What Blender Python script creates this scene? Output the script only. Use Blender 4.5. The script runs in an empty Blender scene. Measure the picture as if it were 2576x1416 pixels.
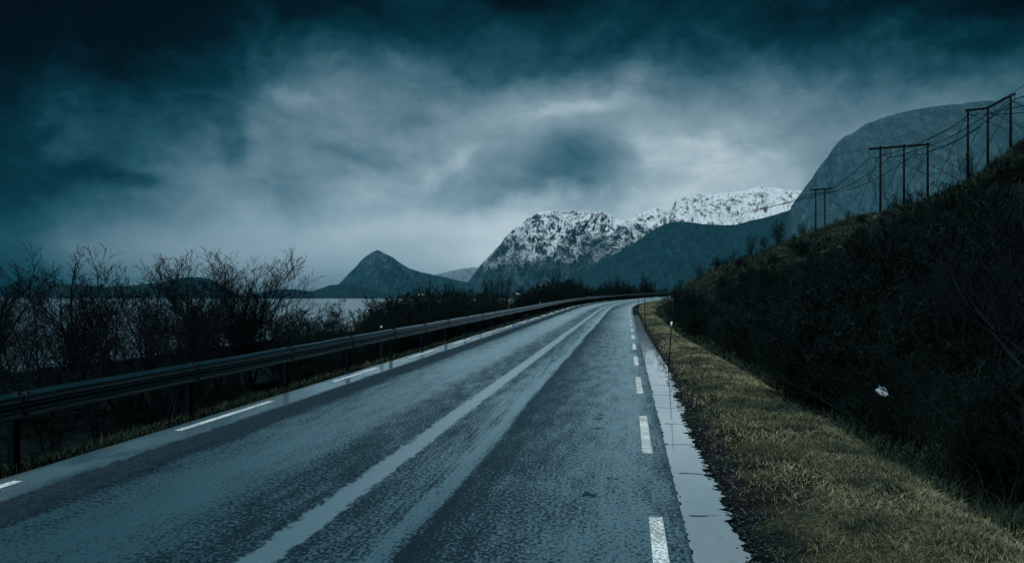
import bpy, bmesh, math, random
import numpy as np
from mathutils import Vector

R_ = math.radians
scene = bpy.context.scene
col = scene.collection
CAM_H = 2.0
FPX, CXP, HOR = 1970.0, 1287.5, 745.0     # focal length / centre / horizon used to turn surveyed angles into metres


def at(px, py, d):
    """A point at distance d whose bearing and elevation were surveyed."""
    return Vector(((px - CXP) / FPX * d, d, CAM_H + (HOR - py) / FPX * d))


# ------------------------------------------------------------------ noise
def _h(ix, iy, seed):
    n = (ix.astype(np.int64) * 374761393 + iy.astype(np.int64) * 668265263 + seed * 1442695041) & 0x7fffffff
    n = ((n ^ (n >> 13)) * 1274126177) & 0x7fffffff
    n = (n ^ (n >> 16)) & 0xffff
    return n / 65535.0


def vnoise(x, y, seed=0):
    x = np.asarray(x, float); y = np.asarray(y, float)
    ix = np.floor(x); iy = np.floor(y)
    fx = x - ix; fy = y - iy
    g = []
    for dx in (0, 1):
        for dy in (0, 1):
            a = _h(ix + dx, iy + dy, seed) * 2 * np.pi
            g.append(np.cos(a) * (fx - dx) + np.sin(a) * (fy - dy))
    u = fx * fx * fx * (fx * (fx * 6 - 15) + 10); v = fy * fy * fy * (fy * (fy * 6 - 15) + 10)
    return ((g[0] * (1 - u) + g[2] * u) * (1 - v) + (g[1] * (1 - u) + g[3] * u) * v) * 1.5


def fbm(x, y, oct=5, seed=0, gain=.5, ridged=False):
    s = 0; a = 1.0; t = 0
    for o in range(oct):
        n = vnoise(np.asarray(x) * 2 ** o + 17.3 * o, np.asarray(y) * 2 ** o - 9.1 * o, seed + o)
        if ridged: n = 1 - 2 * np.abs(n)
        s = s + a * n; t += a; a *= gain
    return s / t


# ------------------------------------------------------------------ object helpers
def mesh_obj(name, V, F, mat, parent=None, smooth=False, uv=None):
    me = bpy.data.meshes.new(name)
    V = np.asarray(V, np.float32).reshape(-1, 3)
    if isinstance(F, np.ndarray):
        k = F.shape[1]; nf = len(F)
        me.vertices.add(len(V)); me.vertices.foreach_set('co', V.ravel())
        me.loops.add(nf * k); me.loops.foreach_set('vertex_index', F.astype(np.int32).ravel())
        me.polygons.add(nf); me.polygons.foreach_set('loop_start', np.arange(nf, dtype=np.int32) * k)
        me.polygons.foreach_set('loop_total', np.full(nf, k, np.int32))
        me.update(calc_edges=True)
    else:
        me.from_pydata([tuple(map(float, v)) for v in V], [], F)
    if uv is not None:
        l = me.uv_layers.new(name='UVMap')
        vi = np.zeros(len(me.loops), np.int32); me.loops.foreach_get('vertex_index', vi)
        l.data.foreach_set('uv', np.asarray(uv, np.float32)[vi].ravel())
    if smooth:
        me.polygons.foreach_set('use_smooth', np.ones(len(me.polygons), bool))
    me.validate()
    if mat: me.materials.append(mat)
    o = bpy.data.objects.new(name, me); col.objects.link(o)
    if parent: o.parent = parent
    return o


def tag(o, label=None, cat=None, group=None, kind=None):
    if label: o['label'] = label
    if cat: o['category'] = cat
    if group: o['group'] = group
    if kind: o['kind'] = kind
    return o


def empty(name, loc=(0, 0, 0), rz=0):
    o = bpy.data.objects.new(name, None); col.objects.link(o)
    o.location = loc; o.rotation_euler = (0, 0, rz); o.empty_display_size = .3
    return o


def copy_tree(src, loc, rz, sc, label, group=None):
    r = src.copy(); col.objects.link(r)
    r.location = loc; r.rotation_euler = (random.uniform(-.05, .05), random.uniform(-.05, .05), rz); r.scale = sc
    for k in ('label', 'group'):
        if k in r: del r[k]
    r['label'] = label
    if group: r['group'] = group
    for ch in list(src.children):
        c = ch.copy(); col.objects.link(c); c.parent = r
    return r


class MB:
    """collects simple solids into one mesh"""
    def __init__(s): s.V = []; s.F = []
    def box(s, c, size, ax=None):
        ax = ax or (Vector((1, 0, 0)), Vector((0, 1, 0)), Vector((0, 0, 1)))
        b = len(s.V); c = Vector(c)
        for i in (-1, 1):
            for j in (-1, 1):
                for k in (-1, 1):
                    s.V.append(c + ax[0] * (i * size[0] / 2) + ax[1] * (j * size[1] / 2) + ax[2] * (k * size[2] / 2))
        for f in ((0, 1, 3, 2), (4, 6, 7, 5), (0, 4, 5, 1), (2, 3, 7, 6), (0, 2, 6, 4), (1, 5, 7, 3)):
            s.F.append([b + q for q in f])
        return s
    def tube(s, pts, rad, n=8, cap=True):
        pts = [Vector(p) for p in pts]
        if not hasattr(rad, '__len__'): rad = [rad] * len(pts)
        b = len(s.V)
        for i, p in enumerate(pts):
            d = (pts[min(i + 1, len(pts) - 1)] - pts[max(i - 1, 0)]).normalized()
            u = d.cross(Vector((0.13, .98, .1)) if abs(d.y) < .9 else Vector((1, 0, 0.1))).normalized(); v = d.cross(u)
            for k in range(n):
                a = 2 * math.pi * k / n
                s.V.append(p + (u * math.cos(a) + v * math.sin(a)) * rad[i])
        for i in range(len(pts) - 1):
            for k in range(n):
                k2 = (k + 1) % n
                s.F.append([b + i * n + k, b + i * n + k2, b + (i + 1) * n + k2, b + (i + 1) * n + k])
        if cap:
            s.F.append([b + k for k in range(n)][::-1]); s.F.append([b + (len(pts) - 1) * n + k for k in range(n)])
        return s
    def build(s, name, mat, parent=None, smooth=False):
        return mesh_obj(name, np.array([tuple(v) for v in s.V]), s.F, mat, parent, smooth)


# ------------------------------------------------------------------ node helpers
class NT:
    def __init__(s, tree): s.t = tree; s.n = tree.nodes; s.l = tree.links
    def new(s, typ, **kw):
        n = s.n.new(typ)
        for k, v in kw.items(): setattr(n, k, v)
        return n
    def put(s, sock, v):
        if isinstance(v, bpy.types.NodeSocket): s.l.new(v, sock)
        elif v is not None: sock.default_value = v
    def m(s, op, a, b=None, c=None, clamp=False):
        n = s.new('ShaderNodeMath', operation=op, use_clamp=clamp)
        for i, v in enumerate((a, b, c)):
            if v is not None: s.put(n.inputs[i], v)
        return n.outputs[0]
    def vm(s, op, a, b=None, c=None):
        n = s.new('ShaderNodeVectorMath', operation=op)
        for i, v in enumerate((a, b, c)):
            if v is not None: s.put(n.inputs[i], v)
        return n.outputs[0]
    def noise(s, vec, scale, detail=4, rough=.5, dim='3D', dist=0.):
        n = s.new('ShaderNodeTexNoise', noise_dimensions=dim)
        s.put(n.inputs['Vector'], vec); n.inputs['Scale'].default_value = scale
        n.inputs['Detail'].default_value = detail; n.inputs['Roughness'].default_value = rough
        n.inputs['Distortion'].default_value = dist
        return n.outputs['Fac']
    def ss(s, v, a, b, lo=0., hi=1.):
        n = s.new('ShaderNodeMapRange', interpolation_type='SMOOTHSTEP')
        s.put(n.inputs[0], v); n.inputs[1].default_value = a; n.inputs[2].default_value = b
        n.inputs[3].default_value = lo; n.inputs[4].default_value = hi
        return n.outputs[0]
    def ramp(s, v, stops, interp='LINEAR'):
        n = s.new('ShaderNodeValToRGB'); s.put(n.inputs[0], v); cr = n.color_ramp; cr.interpolation = interp
        while len(cr.elements) < len(stops): cr.elements.new(.5)
        for e, (p, c) in zip(cr.elements, stops):
            e.position = p; e.color = c if len(c) == 4 else (*c, 1)
        return n.outputs[0]
    def mix(s, f, a, b):
        n = s.new('ShaderNodeMix', data_type='RGBA')
        s.put(n.inputs[0], f); s.put(n.inputs[6], a if not isinstance(a, tuple) else (*a, 1)); s.put(n.inputs[7], b if not isinstance(b, tuple) else (*b, 1))
        return n.outputs[2]
    def mixf(s, f, a, b):
        n = s.new('ShaderNodeMix', data_type='FLOAT')
        s.put(n.inputs[0], f); s.put(n.inputs[2], a); s.put(n.inputs[3], b)
        return n.outputs[0]
    def sep(s, v):
        n = s.new('ShaderNodeSeparateXYZ'); s.put(n.inputs[0], v); return n.outputs
    def comb(s, x, y, z=0.):
        n = s.new('ShaderNodeCombineXYZ'); s.put(n.inputs[0], x); s.put(n.inputs[1], y); s.put(n.inputs[2], z); return n.outputs[0]
    def bump(s, h, strength, dist, nrm=None):
        n = s.new('ShaderNodeBump'); s.put(n.inputs['Height'], h); n.inputs['Strength'].default_value = strength
        n.inputs['Distance'].default_value = dist
        if nrm: s.put(n.inputs['Normal'], nrm)
        return n.outputs[0]


def material(name):
    m = bpy.data.materials.new(name); m.use_nodes = True
    n = NT(m.node_tree); n.n.clear()
    out = n.new('ShaderNodeOutputMaterial'); p = n.new('ShaderNodeBsdfPrincipled')
    n.l.new(p.outputs[0], out.inputs[0])
    n.p = p
    return m, n


def pset(n, **kw):
    for k, v in kw.items():
        k = {'base': 'Base Color', 'rough': 'Roughness', 'ior': 'IOR', 'metal': 'Metallic', 'normal': 'Normal', 'spec': 'Specular IOR Level'}[k]
        if isinstance(v, tuple) and len(v) == 3: v = (*v, 1)
        n.put(n.p.inputs[k], v)


def simple(name, c1, c2, scale, rough=.7, metal=0., bump=0., spec=.3):
    m, n = material(name)
    co = n.new('ShaderNodeTexCoord').outputs['Object']
    f = n.noise(co, scale, 5, .6)
    pset(n, base=n.mix(n.ss(f, .35, .65), c1, c2), rough=rough, metal=metal, spec=spec)
    if bump: pset(n, normal=n.bump(f, bump, .02))
    return m


# ------------------------------------------------------------------ the road's line in plan and profile
XR, TH0, W = .25144, .14573, 6.56
_ds = .1
_s = np.arange(-60, 420, _ds)
_kap = .00492 * np.clip((_s - 66.1) / 42.2, 0, 1)
_kap = np.where(_s > 165, np.interp(_s, [165, 185, 240, 255], [.00492, -.006, -.006, 0]), _kap)
_th = TH0 + np.cumsum(_kap) * _ds
_x = np.cumsum(np.sin(_th)) * _ds; _y = np.cumsum(np.cos(_th)) * _ds
_i0 = int(np.argmin(np.abs(_s)))
_x = _x - _x[_i0] + XR; _y = _y - _y[_i0]
_sl = np.where(_s < 68, .00872, np.where(_s < 165, .00872 + .00013 * (_s - 68), np.clip(.0213 - .0004 * (_s - 165), 0, 1)))
_z = np.cumsum(_sl) * _ds; _z -= _z[_i0]


def frame(s):
    return [np.interp(s, _s, q) for q in (_x, _y, _z, _th)]


def st2xy(s, t):
    x, y, z, th = frame(s)
    return x + t * np.cos(th), y - t * np.sin(th)


def xy2st(x, y):
    x = np.atleast_1d(np.asarray(x, float)); y = np.atleast_1d(np.asarray(y, float))
    k = slice(None, None, 5)
    out_s = np.zeros(len(x)); out_t = np.zeros(len(x))
    X, Y, S, T = _x[k], _y[k], _s[k], _th[k]
    for i in range(len(x)):
        d = (X - x[i]) ** 2 + (Y - y[i]) ** 2
        j = int(d.argmin())
        dx, dy = x[i] - X[j], y[i] - Y[j]
        out_s[i] = S[j] + dx * math.sin(T[j]) + dy * math.cos(T[j])
        out_t[i] = dx * math.cos(T[j]) - dy * math.sin(T[j])
    return out_s, out_t


def brow(s):          # width of the grass verge beyond the right-hand edge line
    return np.interp(s, [0, 12, 20, 35, 60, 110, 130], [2.9, 2.8, 2.6, 2.0, 2.0, 2.4, 2.2])


SEA = -3.5
# crest of the roadside hill: bearing, elevation (as px) and distance
CREST = [(1668, 746, 97), (1685, 738, 96), (1705, 729, 95), (1740, 706, 95), (1800, 672, 97), (1850, 650, 100), (1900, 628, 103), (1950, 607, 106), (2000, 593, 110),
         (2050, 578, 115), (2120, 562, 122), (2210, 551, 128), (2280, 533, 130), (2340, 514, 132), (2420, 472, 128), (2480, 432, 124), (2575, 358, 116),
         (2800, 262, 105), (3400, 160, 90)]
_cx = np.array([(p - CXP) / FPX * d for p, _, d in CREST]); _cy = np.array([float(d) for _, _, d in CREST])
_cz = np.array([CAM_H + (HOR - e) / FPX * d for _, e, d in CREST])
_ca = np.degrees(np.arctan2(_cx, _cy))
_cs, _ct = xy2st(_cx, _cy)
_cH = _cz - np.interp(_cs, _s, _z) + .2
_cH[0] = 0.0


def smooth(a, b, v):
    t = np.clip((v - a) / (b - a), 0, 1); return t * t * (3 - 2 * t)


LP_T = [-75, -52, -40, -28, -18, -12, -9.2, -8.0, -7.5, -7.0, -6.8]
LP_Z = [-7.0, -4.1, -3.2, -2.6, -2.1, -1.5, -.75, -.34, -.16, -.07, -.045]


def ground_z(s, t):
    s = np.asarray(s, float); t = np.asarray(t, float)
    x, y = st2xy(s, t)
    zr = np.interp(s, _s, _z)
    left = np.interp(t, LP_T, LP_Z)
    keep = 1 - smooth(8, 40, -t)
    b = brow(s)
    u = np.clip((t - .2) / (b - .2), 0, 4)
    right = np.interp(u, [0, .08, .18, .3, .55, .85, 1.0, 1.25, 1.7, 4], [-.05, -.085, -.06, .0, .07, .05, -.06, -.3, -.33, -.3])
    zz = np.where(t < -6.7, zr * keep + left, np.where(t < .2, zr - .05, zr + right))
    # hill on the right
    a = np.degrees(np.arctan2(x, np.maximum(y, .5) if np.isscalar(y) else np.where(y < .5, .5, y)))
    tr = np.interp(a, _ca, _ct); Hh = np.interp(a, _ca, _cH)
    t0 = b + .9
    v = (t - t0) / np.maximum(tr - t0, 3.0)
    f = np.where(v < 1, v, 1 + .02 * np.tanh((v - 1) * .8))
    f = np.clip(f, 0, None)
    amp = smooth(0, .12, v)
    n1 = -.5 + fbm(x / 9, y / 9, 4, 3) * .9 + fbm(x / 2.3, y / 2.3, 3, 9) * .35
    zz = zz + np.where(t > t0, Hh * f + n1 * amp * np.clip(Hh / 6, 0, 1), 0)
    # rough ground on the seaward bank and on the verge
    nl = fbm(x / 4, y / 4, 4, 21) * .45
    zz = zz + nl * smooth(8.5, 14, -t)
    nv = fbm(x / .7, y / .7, 3, 31) * .05
    zz = zz + nv * (smooth(.7, 1.2, t) + smooth(7.6, 8.4, -t))
    return zz


def gpt(s, t, dz=0.):
    x, y = st2xy(np.array([s]), np.array([t]))
    return Vector((float(x[0]), float(y[0]), float(ground_z(np.array([s]), np.array([t]))[0]) + dz))


def gxy(x, y, dz=0.):
    s, t = xy2st([x], [y])
    return Vector((x, y, float(ground_z(s, t)[0]) + dz))


def grid_faces(ni, nj):
    i, j = np.meshgrid(np.arange(ni - 1), np.arange(nj - 1), indexing='ij')
    a = (i * nj + j).ravel()
    return np.stack([a, a + 1, a + nj + 1, a + nj], 1)[:, ::-1]


# ------------------------------------------------------------------ materials
def mat_ground():
    m, n = material('hillside_soil')
    g = n.new('ShaderNodeNewGeometry'); pos = g.outputs['Position']
    f1 = n.noise(pos, .35, 6, .62); f2 = n.noise(pos, 3.5, 5, .65); f3 = n.noise(pos, 17, 4, .6)
    c = n.mix(n.ss(f2, .4, .62), (.002, .004, .005), (.007, .011, .010))
    moss = n.m('MULTIPLY', n.ss(f1, .52, .66), n.ss(f2, .42, .6))
    c = n.mix(moss, c, (.075, .095, .042))
    c = n.mix(n.m('MULTIPLY', n.ss(f3, .6, .72), .30), c, (.07, .075, .05))
    tx = n.sep(n.new('ShaderNodeTexCoord').outputs['UV'])[0]
    tq = n.m('ADD', tx, n.m('MULTIPLY', n.m('SUBTRACT', n.noise(pos, 2.2, 5, .65), .5), 1.3))
    turf = n.m('MULTIPLY', n.ss(tq, .75, 1.5), n.ss(tq, 2.5, 3.1, 1., 0.))
    tc = n.mix(n.ss(n.noise(pos, 1.1, 5, .65), .36, .62), (.008, .015, .011), (.075, .078, .042))
    tc = n.mix(n.ss(n.noise(pos, 38., 5, .75), .40, .62), n.vm('MULTIPLY', tc, (.2, .24, .26)), tc)
    c = n.mix(turf, c, tc)
    pset(n, base=c, rough=1., spec=.05, normal=n.bump(n.m('ADD', n.m('MULTIPLY', f2, 1.), n.m('MULTIPLY', f3, .4)), .8, .25))
    return m


def mat_road():
    m, n = material('wet_asphalt')
    uv = n.new('ShaderNodeTexCoord').outputs['UV']
    x, y, _ = n.sep(uv)                       # metres from the left line, metres along
    # the bands wander a little along the road, their edges fray on the stones
    wob = n.m('MULTIPLY', n.m('SUBTRACT', n.noise(n.comb(n.m('MULTIPLY', x, .25), n.m('MULTIPLY', y, .16)), 1., 3), .5), .35)
    fray = n.m('MULTIPLY', n.m('SUBTRACT', n.noise(n.comb(n.m('MULTIPLY', x, 9.), n.m('MULTIPLY', y, 5.)), 1., 5, .7), .5), .42)
    xb = n.m('ADD', n.m('ADD', x, wob), fray)
    def band(a, b, soft=.1, src=None):
        q = src or xb
        return n.m('MULTIPLY', n.ss(q, a - soft, a + soft), n.ss(q, b - soft, b + soft, 1., 0.))
    # aggregate: dark pits between wet stones
    sp = n.noise(n.comb(n.m('MULTIPLY', x, 1.), n.m('MULTIPLY', y, .62)), 31., 3, .66)
    sp2 = n.noise(n.comb(n.m('MULTIPLY', x, 1.2), n.m('MULTIPLY', y, .3)), 2.4, 5, .6)
    big = n.noise(n.comb(n.m('MULTIPLY', x, .5), n.m('MULTIPLY', y, .09)), 1.1, 4, .55)
    streak = n.noise(n.comb(n.m('MULTIPLY', x, 26.), n.m('MULTIPLY', y, .35)), 1., 3, .6)
    # how much the water film covers the stones, by distance across the carriageway
    prof = n.ramp(n.m('MULTIPLY', n.m('ADD', n.m('ADD', x, n.m('MULTIPLY', wob, .6)), 1.), 1 / 9.), [((q + 1) / 9., (v, v, v)) for q, v in (
        (-1, .80), (.30, .85), (.46, .0), (.95, .0), (1.2, .50), (1.9, .80), (2.5, .72), (2.85, .38), (3.3, .34), (3.9, .34), (4.1, .52), (4.34, .60), (4.45, .92), (4.55, .84), (4.64, .04), (4.92, .26), (5.4, .44), (6.05, .60), (6.35, .70), (6.8, .40), (8, .4))])
    film = n.m('ADD', prof, n.m('MULTIPLY', n.m('SUBTRACT', big, .5), .55))
    film = n.m('ADD', film, n.m('MULTIPLY', n.m('SUBTRACT', sp2, .5), .5))
    film = n.m('ADD', film, n.m('MULTIPLY', n.m('SUBTRACT', streak, .5), n.m('MULTIPLY', band(4.0, 4.75, .15, x), 1.1)))
    film = n.m('ADD', film, n.m('MULTIPLY', n.m('SUBTRACT', streak, .5), n.m('MULTIPLY', band(5.6, 6.5, .2, x), .35)))
    # dry worn patches beside the right line
    pt = n.noise(n.comb(n.m('MULTIPLY', x, 2.6), n.m('MULTIPLY', y, 2.0)), 1., 4, .55)
    film = n.m('SUBTRACT', film, n.m('MULTIPLY', n.m('MULTIPLY', n.ss(pt, .63, .70), band(5.75, 6.3, .1, x)), .6))
    cover = n.ss(n.m('ADD', film, n.m('ADD', n.m('MULTIPLY', n.m('SUBTRACT', sp, .5), 2.6), n.m('MULTIPLY', n.m('SUBTRACT', n.noise(n.comb(x, n.m('MULTIPLY', y, .18)), 6., 4, .65), .5), .9))), .20, .82)
    # standing water in the worn wheel track
    trk = n.m('ADD', x, n.m('ADD', n.m('MULTIPLY', wob, .22), n.m('MULTIPLY', fray, .8)))
    pool = n.m('MULTIPLY', band(3.46, 3.74, .03, trk), n.ss(n.noise(n.comb(n.m('MULTIPLY', x, .3), n.m('MULTIPLY', y, .12)), 1., 2), .16, .34))
    crk = n.m('SUBTRACT', 1., n.ss(n.noise(n.comb(n.m('MULTIPLY', x, .8), n.m('MULTIPLY', y, 5.)), 1.6, 4, .6), .64, .68))
    pool = n.m('MULTIPLY', pool, n.m('ADD', n.m('MULTIPLY', crk, .35), .65))
    shine = n.m('MULTIPLY', n.ss(xb, .36, .50, 1., 0.), n.ss(n.noise(n.comb(n.m('MULTIPLY', x, 1.2), n.m('MULTIPLY', y, .5)), 1., 4, .6), .36, .54))
    rag = n.m('MULTIPLY', n.m('SUBTRACT', n.noise(n.comb(n.m('MULTIPLY', x, 1.6), n.m('MULTIPLY', y, 7.)), 1., 5, .7), .5), .75)
    xm = n.m('ADD', n.m('ADD', x, rag), wob)
    murk = n.m('MULTIPLY', n.m('MULTIPLY', n.ss(x, .38, .50), n.ss(xm, .92, 1.06, 1., 0.)), n.ss(n.m('ADD', sp, n.m('MULTIPLY', n.m('SUBTRACT', sp2, .5), 1.2)), .72, .56))
    cover = n.m('MULTIPLY', cover, n.ss(sp, .30, .44, .45, 1.))
    wet = n.m('MULTIPLY', n.m('MAXIMUM', cover, n.m('MAXIMUM', pool, shine)), n.m('SUBTRACT', 1., n.m('MULTIPLY', murk, .86)))
    # sky sheen put into the colour: dark near and left, paler further on
    sky_sheen = n.ss(n.m('ADD', n.m('ADD', y, n.m('MULTIPLY', n.m('SUBTRACT', big, .5), 6.)), n.m('MULTIPLY', n.m('SUBTRACT', x, 3.5), 1.1)), 2., 21.)
    stone = n.mix(sky_sheen, (.026, .076, .096), (.19, .285, .315))
    stone = n.mix(n.ss(y, 16., 60.), stone, (.33, .43, .46))  # far stretch paler still: mirrored horizon sky painted into the base
    base = n.mix(wet, n.mix(sky_sheen, (.001, .010, .016), (.012, .034, .044)), stone)
    base = n.mix(pool, base, n.mix(sky_sheen, (.10, .165, .19), (.30, .37, .39)))  # water tone carries the same painted sheen, paler with distance
    base = n.mix(shine, base, (.11, .165, .185))
    base = n.mix(murk, base, n.mix(n.ss(sp, .44, .60), (.001, .008, .013), (.016, .040, .050)))
    grain = n.noise(n.comb(x, n.m('MULTIPLY', y, .8)), 48., 4, .75)
    base = n.mix(n.ss(grain, .36, .62), n.vm('MULTIPLY', base, (.50, .56, .60)), base)
    rough = n.mixf(wet, .6, .30); rough = n.mixf(pool, rough, .30); rough = n.mixf(shine, rough, .14); rough = n.mixf(murk, rough, .8)
    hgt = n.m('MULTIPLY', sp, n.m('SUBTRACT', 1., n.m('MULTIPLY', n.m('MAXIMUM', pool, shine), .97)))
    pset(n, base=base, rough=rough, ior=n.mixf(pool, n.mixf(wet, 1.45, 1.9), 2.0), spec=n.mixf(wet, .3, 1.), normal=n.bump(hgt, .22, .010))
    return m


def mat_water(name, scale, rough, bump_d, base=(.01, .02, .025), ior=1.33, spec=.5, stretch=(1, 1)):
    m, n = material(name)
    g = n.new('ShaderNodeNewGeometry').outputs['Position']
    v = n.vm('MULTIPLY', g, (stretch[0], stretch[1], 1))
    f = n.m('ADD', n.noise(v, scale, 5, .6), n.m('MULTIPLY', n.noise(v, scale * .11, 3, .5), 2.))
    pset(n, base=base, rough=rough, ior=ior, spec=spec, normal=n.bump(f, 1., bump_d))
    return m


def mat_gutter():
    m, n = material('gutter_water')
    uv = n.new('ShaderNodeTexCoord').outputs['UV']
    x, y, _ = n.sep(uv)
    f = n.noise(n.comb(n.m('MULTIPLY', x, 1.5), n.m('MULTIPLY', y, 4.)), 3., 5, .65)
    far = n.ss(y, 12., 40.)
    thr = n.m('SUBTRACT', .66, n.m('MULTIPLY', far, .20))
    emerge = n.ss(n.m('SUBTRACT', f, thr), -.01, .02)
    # cracks across the slabs under the film
    wv = n.m('ADD', n.m('MULTIPLY', y, .62), n.m('MULTIPLY', n.noise(uv, 3., 3), .12))
    fr = n.m('ABSOLUTE', n.m('SUBTRACT', n.m('FRACT', wv), .5))
    crack = n.m('MULTIPLY', n.ss(fr, .008, .02, 1., 0.), n.ss(n.noise(uv, 6., 3), .40, .5))
    dry = n.m('MAXIMUM', emerge, crack)
    pset(n, base=n.mix(dry, (.25, .29, .305), (.006, .010, .012)), rough=n.mixf(dry, .04, .6), ior=2.3, spec=n.mixf(dry, 1., .2),
         normal=n.bump(n.noise(n.comb(x, y), 14., 3), .05, .004))
    return m


def mat_paint():
    m, n = material('worn_white_paint')
    uv = n.new('ShaderNodeTexCoord').outputs['Object']
    f = n.noise(uv, 38, 4, .65); f2 = n.noise(uv, 2.2, 4, .6)
    c = n.mix(n.ss(n.m('ADD', f, n.m('MULTIPLY', f2, .35)), .60, .72), (.74, .76, .72), (.25, .27, .27))
    pset(n, base=c, rough=.45, spec=.5, normal=n.bump(f, .4, .006))
    return m


def mat_mountain(name, z0, z1, amp, n0, n1, sc, rock=((.020, .026, .030), (.055, .062, .066)), snow=(.60, .635, .645), smax=1.):
    m, n = material(name)
    g = n.new('ShaderNodeNewGeometry')
    pos = g.outputs['Position']; nz = n.sep(g.outputs['Normal'])[2]; z = n.sep(pos)[2]
    st = n.vm('MULTIPLY', pos, (1., .6, .42))
    f1 = n.noise(pos, 1 / sc, 6, .62); f2 = n.noise(st, 6 / sc, 6, .66, dist=.5); f3 = n.noise(st, 24 / sc, 4, .7)
    zz = n.m('ADD', z, n.m('MULTIPLY', n.m('SUBTRACT', f1, .5), amp * 2))
    a = n.ss(zz, z0, z1)
    b = n.ss(n.m('ADD', nz, n.m('ADD', n.m('ADD', n.m('MULTIPLY', n.m('SUBTRACT', f2, .5), 1.5), n.m('MULTIPLY', n.new('ShaderNodeAttribute', attribute_name='rib').outputs['Fac'], -.55)), n.m('MULTIPLY', n.m('SUBTRACT', f3, .5), 1.5))), n0, n1)
    s = n.m('MULTIPLY', n.m('MULTIPLY', a, b), smax)
    c = n.mix(n.ss(n.m('ADD', f2, n.m('MULTIPLY', n.m('SUBTRACT', f3, .5), .6)), .38, .66), rock[0], rock[1])
    pset(n, base=n.mix(s, c, snow), rough=.9, spec=.1, normal=n.bump(n.m('ADD', f2, n.m('MULTIPLY', f3, .5)), .9, sc * .10))
    return m


def mat_twig(name, c1, c2):
    m, n = material(name)
    f = n.new('ShaderNodeNewGeometry').outputs['Random Per Island']
    pset(n, base=n.mix(f, c1, c2), rough=1., spec=.0)
    return m


def mat_grass(name, stops):
    m, n = material(name)
    g = n.new('ShaderNodeNewGeometry'); r = g.outputs['Random Per Island']
    patch = n.noise(g.outputs['Position'], .9, 4, .6)
    big = n.noise(n.vm('MULTIPLY', g.outputs['Position'], (1, .5, 1)), .55, 3, .6)
    v = n.m('ADD', n.m('MULTIPLY', r, .30), n.m('ADD', n.m('MULTIPLY', n.ss(patch, .38, .62), .36), n.m('MULTIPLY', n.ss(big, .40, .60), .34)))
    pset(n, base=n.ramp(v, stops), rough=.8, spec=.15)
    return m


M_ground = mat_ground()
M_bank = simple('bank_soil', (.002, .004, .005), (.006, .009, .008), 3., 1., spec=0.)
M_road = mat_road()
M_paint = mat_paint()
M_sea = mat_water('sea_water', .40, .20, .25, base=(.085, .125, .14), ior=2.3, spec=1., stretch=(.45, 1.))
M_gutter = mat_gutter()
M_rail = simple('galvanised_steel', (.005, .014, .018), (.003, .009, .012), 5., .20, .0, spec=1.)
M_post = simple('dull_steel', (.002, .006, .008), (.001, .004, .005), 9., .9, spec=0.)
M_bolt = simple('dark_bolt_steel', (.001, .004, .005), (.003, .007, .008), 30., .6)
M_wood = simple('tarred_wood', (.002, .0035, .004), (.004, .005, .0055), 6., .95, bump=.3, spec=.05)
M_ins = simple('insulator_glaze', (.02, .022, .024), (.03, .032, .034), 5., .35)
M_wire = simple('dark_cable', (.002, .004, .005), (.004, .006, .007), 2., .9, spec=.05)
M_bark = mat_twig('alder_bark', (.003, .006, .007), (.009, .013, .014))
M_twig = mat_twig('bare_twigs', (.003, .006, .007), (.009, .013, .014))
M_shrub = mat_twig('shrub_stems', (.002, .006, .006), (.010, .017, .015))
M_leaf = mat_twig('withered_leaves', (.006, .008, .008), (.018, .02, .016))
M_white = simple('white_plastic', (.72, .75, .76), (.55, .58, .60), 12., .5)
M_scrap = simple('dirty_white_plastic', (.26, .30, .32), (.10, .12, .13), 30., .7)
M_black = simple('black_and_shaded_plastic', (.002, .004, .005), (.004, .007, .008), 12., .8, spec=.05)
M_refl = simple('reflector_glass', (.30, .34, .35), (.42, .46, .47), 20., .25)
M_stake = simple('dark_bamboo', (.004, .006, .006), (.008, .010, .010), 20., .9, spec=.05)
M_house = simple('white_boards', (.75, .77, .78), (.62, .64, .66), .4, .7)
M_roof = simple('dark_roof', (.03, .032, .035), (.05, .052, .055), .5, .8)
M_pane = simple('dark_pane', (.02, .022, .025), (.03, .032, .035), 1., .2)
M_grass = mat_grass('withered_grass', [(0, (.014, .028, .022)), (.32, (.038, .050, .032)), (.58, (.115, .112, .062)), (.82, (.205, .185, .105)), (1, (.29, .26, .165))])
M_lgrass = mat_grass('damp_grass', [(0, (.003, .008, .006)), (.5, (.010, .020, .011)), (1, (.026, .038, .018))])
M_stone = mat_twig('wet_pebbles', (.010, .012, .014), (.045, .050, .055))

# ------------------------------------------------------------------ ground, road, sea
def build_terrain():
    S = np.concatenate([np.arange(-25, 0, 1.), np.arange(0, 30, .25), np.arange(30, 80, .5), np.arange(80, 170, 1.), np.arange(170, 330, 4.)])
    T = np.concatenate([np.array([-75, -66, -58, -52]), np.arange(-48, -14, 1.), np.arange(-14, -8.6, .4), np.arange(-8.6, -6.6, .1), [-4.9, -3, -1],
                        np.arange(.0, 4.6, .1), np.arange(4.6, 12, .3), np.arange(12, 45, .6), np.arange(45, 90, 1.5), np.arange(90, 150, 6)])
    for name, TT, mat, lab, cat in (('hillside_ground', T[T >= -4.9], M_ground, 'dark mossy hillside rising to the right of the road', 'hillside'),
                                    ('sea_bank', T[T <= -4.9], M_bank, 'dark earth bank falling from the guardrail to the water', 'bank')):
        s, t = np.meshgrid(S, TT, indexing='ij')
        x, y = st2xy(s.ravel(), t.ravel())
        z = ground_z(s.ravel(), t.ravel())
        tag(mesh_obj(name, np.stack([x, y, z], 1), grid_faces(len(S), len(TT))[:, ::-1], mat, smooth=True, uv=np.stack([t.ravel(), s.ravel()], 1)), lab, cat, kind='structure')


build_terrain()

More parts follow.
